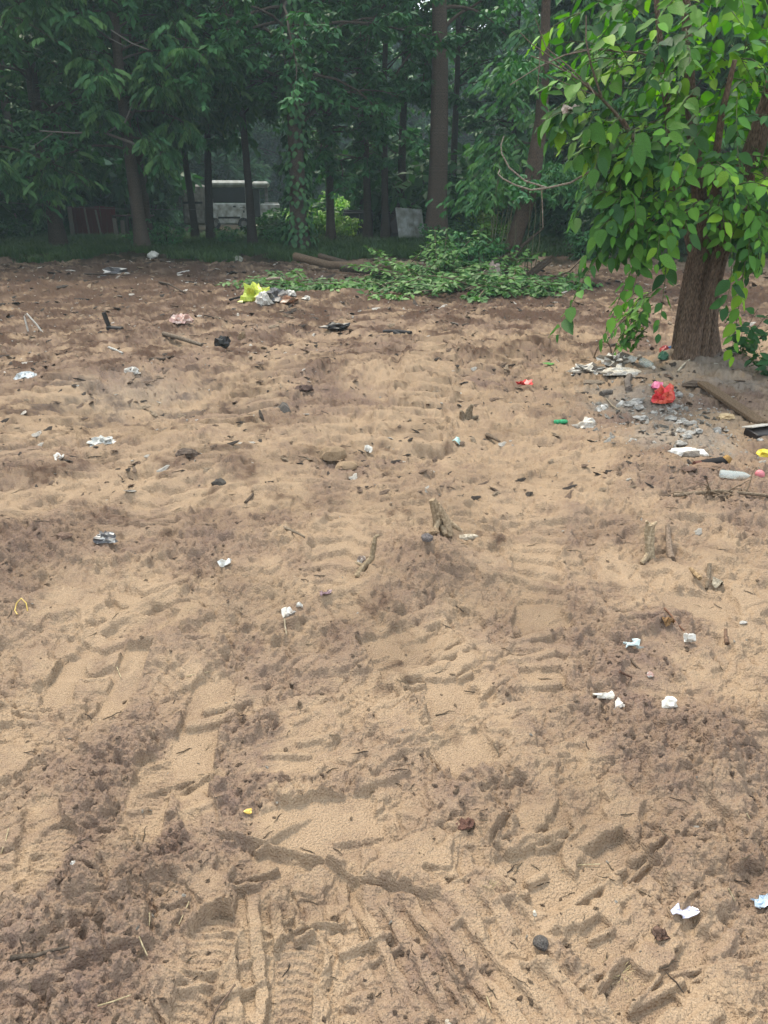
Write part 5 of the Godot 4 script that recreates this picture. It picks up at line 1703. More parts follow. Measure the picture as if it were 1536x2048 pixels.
func build_litter():
	rng.seed = 701
	var t0 := Time.get_ticks_msec()
	var WH := Color(0.58, 0.57, 0.545)
	var GR := Color(0.36, 0.34, 0.31)
	var BK := Color(0.02, 0.019, 0.018)
	var BR := Color(0.16, 0.115, 0.08)
	var TAN := Color(0.36, 0.26, 0.165)
	# far centre: lime bag and its company
	lit("plastic_bag", "crumpled lime yellow plastic bag on the soil before the brush", "bag", lump(1, Vector3(0.42, 0.34, 0.35), 0.45, 3.0, 20, Color(0.55, 0.62, 0.08), Color(0.42, 0.52, 0.06)), M.plastic, Vector2(-2.105, 13.128), 0.4)
	lit("plastic_bag", "small white bag lying against the lime yellow bag", "bag", lump(2, Vector3(0.24, 0.26, 0.2), 0.3, 3.0, 16, WH), M.plastic, Vector2(-1.934, 12.744), 0.0)
	lit("rag", "dark grey crumpled rag right of the lime yellow bag", "rag", lump(3, Vector3(0.45, 0.28, 0.35), 0.5, 3.5, 18, Color(0.12, 0.12, 0.13), Color(0.3, 0.29, 0.28)), M.plastic, Vector2(-1.833, 13.194), 0.0)
	lit("rag", "rust brown scrap between the dark rag and white wad", "rag", lump(4, Vector3(0.4, 0.16, 0.3), 0.5, 3.5, 16, Color(0.26, 0.12, 0.06), Color(0.2, 0.13, 0.09)), M.plastic, Vector2(-1.635, 13.128), 0.0)
	lit("paper_wad", "white crumpled wad right of the rust brown scrap", "paper", lump(5, Vector3(0.2, 0.13, 0.16), 0.4, 3.0, 14, WH), M.plastic, Vector2(-1.622, 13.748), 0.0)
	lit("paper_wad", "small white wad at the tip of the low brush", "paper", lump(6, Vector3(0.14, 0.08, 0.12), 0.4, 3.0, 12, WH), M.plastic, Vector2(-1.317, 13.535), 0.0)
	stick("stick", "black charred stick left of the lime yellow bag", "stick", [Vector2(-2.622, 13.466), Vector2(-2.329, 13.535)], 0.022, 0.015, BK)
	stick("stick", "pale stick lying over the dark grey rag", "stick", [Vector2(-2.062, 14.117), Vector2(-1.823, 14.117)], 0.025, 0.02, Color(0.34, 0.27, 0.22), [0.2, 0.2])
	# far left
	lit("plastic_bag", "white bag lying at the verge below the camper", "bag", lump(7, Vector3(0.28, 0.24, 0.25), 0.3, 3.0, 14, Color(0.5, 0.52, 0.5)), M.plastic, Vector2(-6.573, 23.143), 0.0)
	lit("plastic_bag", "dull grey bag at the verge right below the camper", "bag", lump(8, Vector3(0.3, 0.2, 0.25), 0.35, 3.0, 14, Color(0.3, 0.32, 0.28)), M.plastic, Vector2(-4.058, 22.382), 0.0)
	lit("carton", "dark carton with bright flaps on the far soil", "carton", lump(9, Vector3(0.5, 0.2, 0.35), 0.5, 2.0, 12, Color(0.1, 0.1, 0.11), WH), M.plastic, Vector2(-6.147, 18.418), 0.0)
	stick("branch", "thin dark branch lying flat under the dark carton", "branch", [Vector2(-6.788, 18.292), Vector2(-5.561, 17.689)], 0.02, 0.012, BR * 0.5)
	stick("branch", "thin dark branch slanting across the far soil", "branch", [Vector2(-4.601, 16.188), Vector2(-3.504, 14.117)], 0.022, 0.01, BR * 0.5)
	stick("lath", "white lath on the far soil below the camper", "lath", [Vector2(-4.96, 19.344), Vector2(-4.739, 19.626)], 0.02, 0.02, WH)
	stick("branch", "dark twig bundle on the far left soil", "branch", [Vector2(-5.413, 13.967), Vector2(-5.09, 13.748)], 0.025, 0.012, BK)
	# left middle
	var wt := base("bent_wire", on_ground(Vector2(-4.606, 10.3)), "white bent wire triangle standing in the soil", "wire")
	var wm := MB.new()
	wm.tube([Vector3(-0.06, -0.05, 0), Vector3(-0.08, 0.2, 0), Vector3(-0.045, 0.235, 0), Vector3(0.06, 0.1, 0), Vector3(0.14, -0.04, 0)], taper(0.011, 0.011, 4), 6, WH)
	put("wire", wm.mesh(), M.plastic, wt)
	var bl := base("black_bracket", on_ground(Vector2(-3.529, 10.217)), "black L-shaped plastic piece sticking up from the soil", "bracket")
	wm = MB.new()
	wm.box(Vector3(-0.06, 0.11, 0), Vector3(0.045, 0.24, 0.06), Basis(Vector3.BACK, 0.25), BK, 0.008)
	put("upright", wm.mesh(), M.plastic, bl)
	wm = MB.new()
	wm.box(Vector3(0.03, 0.02, 0), Vector3(0.2, 0.05, 0.1), Basis(Vector3.BACK, -0.1), BK, 0.01)
	put("foot", wm.mesh(), M.plastic, bl)
	lit("rag", "pale pink rag on the soil left of centre", "rag", lump(10, Vector3(0.22, 0.14, 0.18), 0.5, 3.0, 16, Color(0.62, 0.4, 0.36), Color(0.66, 0.52, 0.48)), M.plastic, Vector2(-2.647, 10.342), 0.0)
	stick("plank", "weathered brown stick below the pale pink rag", "stick", [Vector2(-2.761, 9.822), Vector2(-2.151, 9.213)], 0.03, 0.022, Color(0.2, 0.16, 0.12))
	lit("rubber_piece", "black curled rubber piece right of the weathered stick", "rubber", lump(11, Vector3(0.14, 0.16, 0.1), 0.5, 2.0, 12, BK), M.plastic, Vector2(-1.878, 9.113), 0.3)
	lit("stone", "pale upright stone chip near the curled rubber", "stone", lump(12, Vector3(0.1, 0.16, 0.08), 0.35, 2.0, 10, TAN), M.stone, Vector2(-1.782, 9.822), 0.3)
	stick("lath", "short white lath in the left middle of the soil", "lath", [Vector2(-3.096, 8.762), Vector2(-2.887, 8.581)], 0.014, 0.012, WH)
	stick("stick", "curved dark bark strip left of the pale tracks", "bark", [Vector2(-2.395, 7.948), Vector2(-2.316, 8.078), Vector2(-2.267, 8.212)], 0.028, 0.015, BR * 0.6)
	lit("plastic_bag", "bluish white crumpled bag at the left border", "bag", lump(13, Vector3(0.17, 0.1, 0.13), 0.4, 3.0, 14, Color(0.55, 0.6, 0.64)), M.plastic, Vector2(-3.334, 7.135), 0.0)
	lit("paper_wad", "thin white loop of plastic strap on grey soil", "strap", lump(14, Vector3(0.12, 0.07, 0.09), 0.55, 3.0, 12, WH), M.plastic, Vector2(-2.351, 7.198), 0.0)
	lit("foil_wad", "silvery crumpled foil on the pale sand at the left", "foil", lump(16, Vector3(0.17, 0.06, 0.12), 0.5, 3.0, 16, Color(0.5, 0.52, 0.52)), M.plastic, Vector2(-1.936, 5.112), 0.0)
	lit("paper_scrap", "bright white torn scrap on the dark clay at the left", "paper", scrap(17, Vector2(0.06, 0.1), 0.05, 0.9, Color(0.85, 0.86, 0.86)), M.plastic, Vector2(-2.02, 4.588), 0.3)
	lit("foil_wad", "silver and black crumpled wrapper on the left soil", "wrapper", lump(18, Vector3(0.09, 0.05, 0.06), 0.5, 3.5, 14, Color(0.09, 0.09, 0.1), Color(0.55, 0.56, 0.56)), M.plastic, Vector2(-1.334, 3.392), 0.0)
	lit("stone", "flat reddish stone left of the silver wrapper", "stone", lump(19, Vector3(0.07, 0.035, 0.05), 0.25, 1.6, 12, Color(0.24, 0.16, 0.12)), M.stone, Vector2(-1.53, 3.392), 0.0)
	lit("foil_wad", "small silvery scrap among the clods left of centre", "foil", scrap(20, Vector2(0.06, 0.05), 0.04, 0.9, Color(0.6, 0.62, 0.62)), M.plastic, Vector2(-0.719, 3.152), 0.5)
	lit("stone", "dark oblong stone on the left soil", "stone", lump(21, Vector3(0.14, 0.07, 0.07), 0.2, 1.6, 14, Color(0.16, 0.12, 0.095)), M.stone, Vector2(-1.235, 4.636), 0.1)
	lit("stone", "small black-sided clay chip below the dark oblong stone", "stone", lump(22, Vector3(0.07, 0.06, 0.06), 0.4, 1.6, 10, Color(0.1, 0.09, 0.08)), M.stone, Vector2(-0.953, 4.217), 0.5)
	lit("stone", "grey pointed stone in the dark clay left of the crawler tracks", "stone", lump(23, Vector3(0.13, 0.1, 0.1), 0.35, 1.4, 10, Color(0.2, 0.18, 0.16)), M.stone, Vector2(-0.809, 6.033), 0.0)
	lit("brick_chunk", "larger of two tan brick chunks near the middle", "brick chunk", lump(24, Vector3(0.17, 0.11, 0.12), 0.18, 1.2, 12, TAN), M.stone, Vector2(-0.329, 4.735), 0.2)
	lit("brick_chunk", "smaller flatter tan brick chunk touching its neighbour", "brick chunk", lump(25, Vector3(0.15, 0.07, 0.11), 0.18, 1.3, 12, TAN * 1.1), M.stone, Vector2(-0.24, 4.627), 0.5)
	# centre far
	lit("rubber_piece", "torn black rubber on the far soil left of the pipe", "rubber", lump(26, Vector3(0.28, 0.09, 0.14), 0.6, 2.5, 14, BK), M.plastic, Vector2(-0.637, 10.426), 0.0)
	for s in [["longer dark grey pipe piece on the far soil", [Vector2(0, 10.096), Vector2(0.336, 9.747)], 0.025], ["shorter dark pipe piece under the longer one", [Vector2(0.125, 9.785), Vector2(0.234, 9.636)], 0.022]]:
		stick("pipe", s[0], "pipe", s[1], s[2], s[2], Color(0.045, 0.047, 0.05), [0.02, 0.0])
	stick("stick", "knobbed stick end poking from the dark clod pile", "stick", [Vector2(0.695, 9.015), Vector2(0.813, 8.581)], 0.02, 0.012, Color(0.2, 0.13, 0.09), [0.06, 0.0])
	stick("stick", "thin dark stick lying right of the clod pile", "stick", [Vector2(1.113, 7.871), Vector2(1.374, 8.104)], 0.014, 0.008, BR * 0.5)
	root_piece("root_stub", "splintered grey root stub above the teal scrap", "root", Vector2(0.676, 6.065), [[[Vector3(0, 0, 0), Vector3(0.01, 0.07, 0), Vector3(0.03, 0.12, 0.01)], 0.04, 0.012], [[Vector3(-0.04, 0, 0), Vector3(-0.05, 0.05, 0), Vector3(-0.06, 0.07, 0.01)], 0.03, 0.01], [[Vector3(0.03, 0, 0), Vector3(0.08, 0.03, 0.02)], 0.025, 0.01]], Color(0.3, 0.24, 0.17))
	lit("plastic_scrap", "small pale teal plastic scrap on the sand", "plastic", scrap(27, Vector2(0.09, 0.08), 0.06, 0.8, Color(0.38, 0.58, 0.58)), M.plastic, Vector2(0.523, 5.377), 0.4)
	lit("paper_scrap", "small white scrap below the middle of the tracks", "paper", scrap(28, Vector2(0.06, 0.07), 0.06, 0.9, WH), M.plastic, Vector2(-0.106, 5.066), 0.4)
	lit("clay_chip", "dark reddish clay chip left of the crawler tracks", "clay", lump(29, Vector3(0.13, 0.06, 0.09), 0.45, 2.0, 12, Color(0.13, 0.085, 0.07)), M.stone, Vector2(-0.688, 6.624), 0.0)
	stick("stick", "two-branched twig lying above the white upright chip", "twig", [Vector2(0.771, 5.572), Vector2(0.839, 5.389)], 0.02, 0.008, BR)
	# right: litter around the tree
	lit("wrapper", "red wrapper alone on the pale sand", "wrapper", scrap(30, Vector2(0.16, 0.11), 0.07, 0.8, Color(0.72, 0.06, 0.055)), M.plastic, Vector2(1.313, 7.177), 0.1)
	var gl := MB.new()
	big_leaf(gl, Transform3D(Basis(Vector3.RIGHT, PI / 2 - 0.15).scaled(Vector3.ONE * 0.14), Vector3(0, 0.03, 0)), 0.7, 0.1, Color(0.09, 0.24, 0.06))
	lit("fallen_leaf", "single green fallen leaf on the soil above the red wrapper", "leaf", gl.mesh(), M.gloss_leaf, Vector2(1.788, 8.078), 1.2)
	var hp := base("wire_hoop", on_ground(Vector2(2.335, 8.267)), "bent rusty wire hoop standing in the soil", "wire")
	wm = MB.new()
	var hpts := []
	for i in 13:
		var a := PI * (0.02 + 0.98 * i / 12.0)
		hpts.append(Vector3(-cos(a) * 0.1, sin(a) * 0.21 - 0.02, 0.02 * sin(a * 2.0)))
	wm.tube(hpts, taper(0.010, 0.008, 12), 6, Color(0.28, 0.2, 0.14), 0.05, rng)
	put("wire", wm.mesh(), M.wood, hp)
	lit("foam_slab", "long white foam slab left of the clear bottle", "foam", lump(31, Vector3(0.36, 0.09, 0.16), 0.28, 1.3, 18, WH, Color(0.5, 0.47, 0.42)), M.plastic, Vector2(2.265, 7.395), 0.25)
	bottle("pale crushed plastic bottle standing out left of the trunk", Vector2(2.596, 7.603), 0.12, 0.04, 0.27, M.milky, WH)
	lit("cup", "dark red cup at the foot of the trunk", "cup", lump(34, Vector3(0.12, 0.11, 0.1), 0.2, 1.2, 14, Color(0.4, 0.03, 0.035)), M.plastic, Vector2(3.005, 8.322), 0.0)
	lit("plastic_scrap", "bright blue plastic scrap touching the trunk", "plastic", lump(35, Vector3(0.1, 0.08, 0.06), 0.35, 2.0, 12, Color(0.05, 0.2, 0.5)), M.plastic, Vector2(3.159, 8.552), 0.0)
	lit("jar", "dark green crushed jar below the red cup", "jar", lump(36, Vector3(0.09, 0.11, 0.09), 0.22, 1.5, 14, Color(0.05, 0.16, 0.1)), M.plastic, Vector2(2.825, 7.846), 0.0)
	lit("stone", "round pale stone behind the clear bottle", "stone", lump(37, Vector3(0.06, 0.06, 0.06), 0.2, 1.5, 12, Color(0.42, 0.38, 0.33)), M.stone, Vector2(2.678, 8.131), 0.0)
	stick("lath", "pale wood sliver right of the bottle at the trunk's foot", "lath", [Vector2(2.856, 7.486), Vector2(3.018, 7.65)], 0.012, 0.01, Color(0.5, 0.46, 0.38))
	lit("wrapper", "pink and white printed carton scrap leaning on the red bag", "wrapper", scrap(38, Vector2(0.13, 0.1), 0.09, 0.5, Color(0.72, 0.2, 0.36)), M.plastic, Vector2(2.38, 6.679), 0.9, 0.02)
	lit("plastic_bag", "crumpled bright red bag among the white rubble", "bag", lump(39, Vector3(0.17, 0.17, 0.12), 0.4, 2.4, 18, Color(0.68, 0.05, 0.06), Color(0.62, 0.1, 0.06)), M.plastic, Vector2(2.361, 6.427), 0.2)
	lit("shell", "oval white dish standing tilted in the rubble", "dish", lump(40, Vector3(0.09, 0.11, 0.05), 0.15, 1.2, 16, WH), M.plastic, Vector2(1.999, 6.376), 0.4)
	stick("pipe", "short dark grey pipe end left of the white rubble", "pipe", [Vector2(1.925, 6.755), Vector2(2.03, 6.812)], 0.026, 0.026, Color(0.14, 0.125, 0.11))
	stick("board_piece", "grey upright wood piece below the foam slab", "wood", [Vector2(2.186, 6.812), Vector2(2.316, 7.241)], 0.03, 0.026, Color(0.2, 0.17, 0.15))
	stick("stick", "pair of thin straws slanting beside the oval dish", "straw", [Vector2(1.935, 6.624), Vector2(1.911, 6.065)], 0.007, 0.006, Color(0.36, 0.3, 0.22))
	lit("lighter", "bright green lighter on the sand left of the white wad", "lighter", cap_mesh(0.018, 0.11, Color(0.03, 0.32, 0.14)), M.plastic, Vector2(1.391, 5.912), 0.15, 0.008)
	lit("paper_wad", "white crumpled wad right of the green lighter", "paper", lump(41, Vector3(0.15, 0.09, 0.12), 0.5, 2.4, 16, WH, Color(0.55, 0.52, 0.47)), M.plastic, Vector2(1.585, 5.853), 0.0)
	lit("paper_wad", "small white wad between the lighter and the oval dish", "paper", lump(42, Vector3(0.08, 0.06, 0.06), 0.4, 2.4, 12, WH), M.plastic, Vector2(1.796, 6.241), 0.0)
	lit("rubbish_heap", "grey and white charred rubbish left of the foam slab", "rubbish", lump(43, Vector3(0.3, 0.1, 0.2), 0.6, 3.5, 20, Color(0.12, 0.105, 0.09), WH), M.plastic, Vector2(2.011, 7.556), 0.0)
	lit("rubbish_heap", "white and dark broken shells behind the foam slab", "rubbish", lump(44, Vector3(0.26, 0.13, 0.2), 0.6, 3.5, 20, WH, Color(0.14, 0.12, 0.1)), M.plastic, Vector2(2.341, 7.846), 0.0)
	lit("stone", "flat round grey stone below the charred rubbish", "stone", lump(45, Vector3(0.2, 0.04, 0.13), 0.15, 1.2, 16, Color(0.27, 0.22, 0.17)), M.stone, Vector2(1.969, 7.177), 0.0)
	for i in 34:
		var px := Vector2(2.1, 6.3) + Vector2(rng.randfn() * 0.2, rng.randfn() * 0.2) if i < 20 else Vector2(2.2, 5.4) + Vector2(rng.randfn() * 0.16, rng.randfn() * 0.22)
		var sz := rng.randf_range(0.035, 0.085)
		var shade := rng.randf_range(0.65, 1.1)
		lit("rubble_chunk", "whitish rubble chunk in the patch strewn below the leafy tree", "rubble", lump(200 + i, Vector3(sz * rng.randf_range(1.0, 1.7), sz * 0.6, sz), 0.4, 1.8, 8, WH * shade, WH * 0.55), M.stone, px, rng.randf() * TAU, -0.003, "rubble chunks below the leafy tree")
	# plank with a dark hooked end
	var pl := base("plank", on_ground(Vector2(2.856, 6.871), 0.03), "long brown plank slanting across the soil at the right", "plank")
	var e := on_ground(Vector2(2.839, 5.653), 0.03) - pl.position
	wm = MB.new()
	var xb := e.normalized()
	var zb := xb.cross(Vector3.UP).normalized()
	wm.box(e * 0.5, Vector3(e.length(), 0.035, 0.1), Basis(xb, zb.cross(xb) * 1.0, zb).orthonormalized(), Color(0.2, 0.135, 0.08), 0.006)
	put("board", wm.mesh(), M.wood, pl)
	lit("bark_piece", "flat dark bark piece at the upper end of the plank", "bark", lump(46, Vector3(0.24, 0.06, 0.12), 0.3, 1.5, 14, Color(0.14, 0.105, 0.08)), M.stone, Vector2(2.817, 6.91), 0.1)
	var bx := base("carton", on_ground(Vector2(2.735, 5.389)), "black and white crushed carton at the lower end of the plank", "carton")
	wm = MB.new()
	wm.box(Vector3(0, 0.03, 0), Vector3(0.22, 0.06, 0.14), Basis(Vector3.UP, 0.3) * Basis(Vector3.RIGHT, 0.2), BK, 0.006)
	put("carton_body", wm.mesh(), M.plastic, bx)
	wm = MB.new()
	wm.box(Vector3(-0.03, 0.075, -0.04), Vector3(0.2, 0.012, 0.1), Basis(Vector3.UP, 0.4) * Basis(Vector3.RIGHT, -0.25), WH, 0.003)
	put("flap", wm.mesh(), M.plastic, bx)
	lit("plastic_scrap", "bright yellow plastic scrap at the right border", "plastic", lump(47, Vector3(0.1, 0.06, 0.09), 0.35, 2.0, 12, Color(0.75, 0.62, 0.06)), M.plastic, Vector2(2.597, 5.032), 0.0)
	lit("foam_slab", "white shoe-shaped foam piece at the edge of the ash", "foam", lump(48, Vector3(0.24, 0.07, 0.1), 0.25, 1.4, 18, Color(0.74, 0.74, 0.73)), M.plastic, Vector2(2.022, 4.912), -0.1)
	lit("tile_shard", "curved grey shard leaning on the white foam piece", "shard", lump(49, Vector3(0.12, 0.07, 0.07), 0.2, 1.3, 12, Color(0.3, 0.26, 0.22)), M.stone, Vector2(1.996, 4.796), 0.2)
	var rl := base("burnt_roll", on_ground(Vector2(2.059, 4.607), 0.02), "burnt black roll with a brown and white end", "roll")
	wm = MB.new()
	wm.tube([Vector3(-0.08, 0, 0.02), Vector3(0, 0.005, 0), Vector3(0.085, 0.012, -0.02)], [0.026, 0.03, 0.028], 12, BK, 0.12, rng)
	put("roll", wm.mesh(), M.stone, rl)
	wm = MB.new()
	wm.tube([Vector3(-0.085, 0.0, 0.022), Vector3(-0.125, 0, 0.03)], [0.028, 0.026], 12, Color(0.17, 0.07, 0.05), 0.05, rng)
	put("roll_end", wm.mesh(), M.stone, rl)
	wm = MB.new()
	wm.tube([Vector3(0.086, 0.012, -0.02), Vector3(0.11, 0.035, -0.025)], [0.03, 0.022], 10, Color(0.5, 0.3, 0.1), 0.15, rng)
	put("torn_end", wm.mesh(), M.stone, rl)
	lit("clay_chip", "flat tan clay plate below the burnt roll", "clay", lump(50, Vector3(0.16, 0.035, 0.09), 0.2, 1.4, 14, Color(0.3, 0.2, 0.135)), M.stone, Vector2(1.948, 4.431), 0.0)
	lit("clay_chip", "small dark clay plate left of the tan plate", "clay", lump(51, Vector3(0.1, 0.025, 0.05), 0.25, 1.4, 12, Color(0.2, 0.13, 0.1)), M.stone, Vector2(1.841, 4.405), 0.0)
	bottle("flattened clear plastic bottle near the right border", Vector2(2.072, 4.292), 1.35, 0.034, 0.19, M.milky, Color(0.8, 0.8, 0.78), 0.7)
	lit("ball", "dusty pink ball near the right border", "ball", lump(52, Vector3(0.055, 0.055, 0.055), 0.05, 1.0, 16, Color(0.6, 0.2, 0.24), Color(0, 0, 0, 0), false, 0.9), M.plastic, Vector2(2.231, 4.343), 0.0)
	lit("paper_wad", "cream popcorn-like scrap below the plank", "paper", lump(53, Vector3(0.1, 0.05, 0.05), 0.5, 2.5, 12, Color(0.55, 0.42, 0.25)), M.plastic, Vector2(2.627, 5.78), 0.0)
	# root tangle
	var rt := []
	for i in 26:
		var az := rng.randf() * TAU
		var p0 := Vector3(rng.randf_range(-.16, .16), 0.0, rng.randf_range(-.06, .06))
		var d := Vector3(cos(az) * 0.5, rng.randf_range(0.2, 1.0), sin(az) * 0.4)
		rt.append([curve_pts(p0, d, rng.randf_range(0.12, 0.24), 5, rng.randf_range(0.1, 0.6), 0.3), 0.006, 0.002])
	rt.append([[Vector3(-0.25, 0.03, 0.02), Vector3(0, 0.05, 0), Vector3(0.3, 0.03, 0.03), Vector3(0.7, 0.02, 0.0)], 0.011, 0.008])
	root_piece("root_tangle", "tangle of thin pale roots below the flattened bottle", "roots", Vector2(1.84, 3.99), rt, Color(0.27, 0.2, 0.14))
	# stump in the middle and its neighbours
	root_piece("root_stump", "broken brown root stump on the middle mound", "stump", Vector2(0.285, 3.49), [
		[[Vector3(-0.01, -0.02, -0.02), Vector3(-0.02, 0.06, -0.02), Vector3(-0.04, 0.13, -0.02), Vector3(-0.05, 0.155, -0.02)], 0.034, 0.016],
		[[Vector3(0.035, -0.02, 0.02), Vector3(0.02, 0.05, 0.0), Vector3(-0.012, 0.11, -0.02), Vector3(-0.02, 0.135, -0.02)], 0.024, 0.009],
		[[Vector3(0.02, 0.05, -0.01), Vector3(0.06, 0.025, 0.0), Vector3(0.1, 0.0, 0.01)], 0.017, 0.008],
		[[Vector3(-0.02, 0.05, 0.0), Vector3(-0.035, 0.02, 0.04), Vector3(-0.045, -0.02, 0.08)], 0.015, 0.008],
		[[Vector3(-0.035, 0.12, -0.01), Vector3(-0.06, 0.15, -0.01)], 0.012, 0.004],
		[[Vector3(0.0, 0.02, 0.01), Vector3(0.015, 0.0, 0.06)], 0.018, 0.012]], Color(0.42, 0.32, 0.21))
	lit("wood_wedge", "pale wood wedge right of the broken root stump", "wood", lump(54, Vector3(0.105, 0.035, 0.04), 0.15, 1.2, 12, Color(0.56, 0.5, 0.4)), M.wood, Vector2(0.422, 3.544), 0.1)
	root_piece("bent_root", "bent pale root hooked out of the mound", "root", Vector2(-0.059, 3.137), [[[Vector3(-0.06, -0.02, 0.05), Vector3(-0.03, 0.02, 0.02), Vector3(0.005, 0.05, 0.0), Vector3(0.012, 0.10, -0.01), Vector3(0.02, 0.145, -0.02), Vector3(0.035, 0.15, -0.03)], 0.016, 0.008], [[Vector3(-0.03, 0.02, 0.02), Vector3(-0.07, 0.03, 0.0)], 0.009, 0.005]], Color(0.36, 0.28, 0.18))
	lit("shell", "small whitish shell left of the bent root", "shell", lump(55, Vector3(0.04, 0.06, 0.05), 0.35, 1.6, 12, Color(0.5, 0.46, 0.42), Color(0.28, 0.22, 0.19)), M.stone, Vector2(-0.102, 3.208), 0.0)
	lit("stone", "grey round stone on the right flank of the mound", "stone", lump(56, Vector3(0.055, 0.045, 0.05), 0.15, 1.3, 14, Color(0.2, 0.18, 0.18)), M.stone, Vector2(0.196, 3.203), 0.0, 0.03)
	lit("clay_chip", "light tan clay block below the stump", "clay", lump(57, Vector3(0.06, 0.03, 0.04), 0.25, 1.3, 12, TAN), M.stone, Vector2(0.233, 3.363), 0.4, 0.01)
	stick("stick", "slim grey stick with a bent end left of the mound", "stick", [Vector2(-0.527, 3.6), Vector2(-0.459, 3.472), Vector2(-0.384, 3.432)], 0.009, 0.005, Color(0.24, 0.19, 0.14))
	stick("stick", "short dark stick near the left middle sand", "stick", [Vector2(-0.75, 3.902), Vector2(-0.727, 4.02)], 0.009, 0.007, BR * 0.7)
	stick("stick", "thin dark twig lying above the stick at left", "twig", [Vector2(-0.674, 4.136), Vector2(-0.619, 4.25)], 0.005, 0.004, BR * 0.6)
	# right middle roots
	root_piece("forked_root", "forked pale root piece standing like a figure", "root", Vector2(1.277, 3.375), [[[Vector3(0.0, 0.0, 0.02), Vector3(-0.005, 0.07, 0.0), Vector3(-0.008, 0.14, -0.02), Vector3(-0.01, 0.17, -0.02)], 0.026, 0.022], [[Vector3(0.0, 0.04, 0.01), Vector3(-0.03, 0.015, 0.04), Vector3(-0.055, 0.0, 0.06)], 0.016, 0.011], [[Vector3(0.0, 0.03, 0.01), Vector3(0.015, 0.005, 0.05)], 0.014, 0.008], [[Vector3(-0.01, 0.16, -0.02), Vector3(-0.03, 0.185, -0.02)], 0.012, 0.006], [[Vector3(-0.005, 0.16, -0.02), Vector3(0.022, 0.18, -0.02)], 0.012, 0.005]], Color(0.42, 0.33, 0.22))
	stick("stick", "thick grey stick leaning right of the forked root", "stick", [Vector2(1.355, 3.292), Vector2(1.382, 3.414), Vector2(1.412, 3.544)], 0.017, 0.011, Color(0.24, 0.18, 0.13), [0.0, 0.015, 0.03])
	lit("wood_splinter", "tan upright wood splinter right of the thick stick", "wood", cap_mesh(0.012, 0.1, Color(0.36, 0.25, 0.14)), M.wood, Vector2(1.41, 3.147), 1.65, 0.01)
	stick("stick", "stubby grey peg between the splinter and curled bark", "peg", [Vector2(1.446, 3.088), Vector2(1.487, 3.187)], 0.009, 0.010, Color(0.22, 0.17, 0.12), [0.0, 0.03])
	lit("bark_piece", "curled pale bark scrap right of the grey peg", "bark", scrap(58, Vector2(0.06, 0.05), 0.05, 0.6, Color(0.46, 0.41, 0.32)), M.wood, Vector2(1.499, 3.102), 0.6)
	lit("fallen_leaf", "curled brown leaf below the grey peg", "leaf", scrap(59, Vector2(0.055, 0.045), 0.05, 0.6, Color(0.26, 0.15, 0.065)), M.wood, Vector2(1.144, 2.725), 0.5)
	stick("stick", "long reddish twig right of the curled brown leaf", "twig", [Vector2(1.174, 2.852), Vector2(1.19, 2.753), Vector2(1.232, 2.659)], 0.004, 0.003, Color(0.22, 0.11, 0.07))
	lit("plastic_scrap", "white curled plastic strip at the end of the reddish twig", "plastic", scrap(60, Vector2(0.05, 0.035), 0.05, 0.7, WH), M.plastic, Vector2(1.195, 2.622), 0.2)
	stick("stick", "brown root stub poking up near the right border", "root", [Vector2(1.346, 2.622), Vector2(1.361, 2.682)], 0.010, 0.006, Color(0.2, 0.125, 0.08), [0.0, 0.025])
	lit("stone", "white stone chip at the right border", "stone", lump(61, Vector3(0.035, 0.015, 0.02), 0.25, 1.3, 10, WH), M.stone, Vector2(1.472, 2.769), 0.3)
	lit("plastic_scrap", "pale blue torn plastic scrap on the right soil", "plastic", scrap(62, Vector2(0.075, 0.05), 0.035, 0.9, Color(0.6, 0.72, 0.76), 0.8), M.plastic, Vector2(0.951, 2.56), 0.2)
	stick("stick", "short dark twig below the pale blue scrap", "twig", [Vector2(0.923, 2.511), Vector2(0.942, 2.416)], 0.005, 0.004, BR * 0.7)
	stick("stick", "crossed red-brown root bits below the dark twig", "twig", [Vector2(0.847, 2.362), Vector2(0.9, 2.381)], 0.005, 0.003, Color(0.16, 0.09, 0.06))
	lit("clay_chip", "small pink and white chip beside the root bits", "chip", lump(63, Vector3(0.025, 0.015, 0.03), 0.4, 2.0, 10, Color(0.5, 0.33, 0.3), WH), M.stone, Vector2(0.961, 2.375), 0.0)
	lit("plastic_scrap", "upper of two white torn scraps on the right soil", "plastic", scrap(64, Vector2(0.07, 0.035), 0.03, 0.9, Color(0.66, 0.65, 0.6), 0.7), M.plastic, Vector2(0.767, 2.262), 0.0)
	lit("plastic_scrap", "lower grey-shaded white torn scrap on the right soil", "plastic", scrap(65, Vector2(0.06, 0.035), 0.03, 1.0, Color(0.6, 0.58, 0.56), 0.7), M.plastic, Vector2(0.795, 2.193), 0.7)
	lit("cup_shard", "white broken cup shard right of the torn scraps", "shard", lump(66, Vector3(0.052, 0.045, 0.045), 0.25, 1.4, 12, Color(0.78, 0.78, 0.76)), M.plastic, Vector2(0.974, 2.204), 0.3)
	# left middle
	lit("foil_wad", "crumpled silver foil scrap left of the middle", "foil", scrap(67, Vector2(0.05, 0.05), 0.035, 1.0, Color(0.62, 0.6, 0.57), 0.6), M.plastic, Vector2(-0.386, 2.745), 0.3)
	lit("foil_wad", "small white twist beside the silver foil scrap", "foil", scrap(68, Vector2(0.03, 0.02), 0.025, 1.0, WH, 0.6), M.plastic, Vector2(-0.348, 2.789), 0.3)
	stick("stick", "short pale stem below the silver foil scrap", "stem", [Vector2(-0.398, 2.709), Vector2(-0.381, 2.629)], 0.004, 0.003, Color(0.4, 0.34, 0.24))
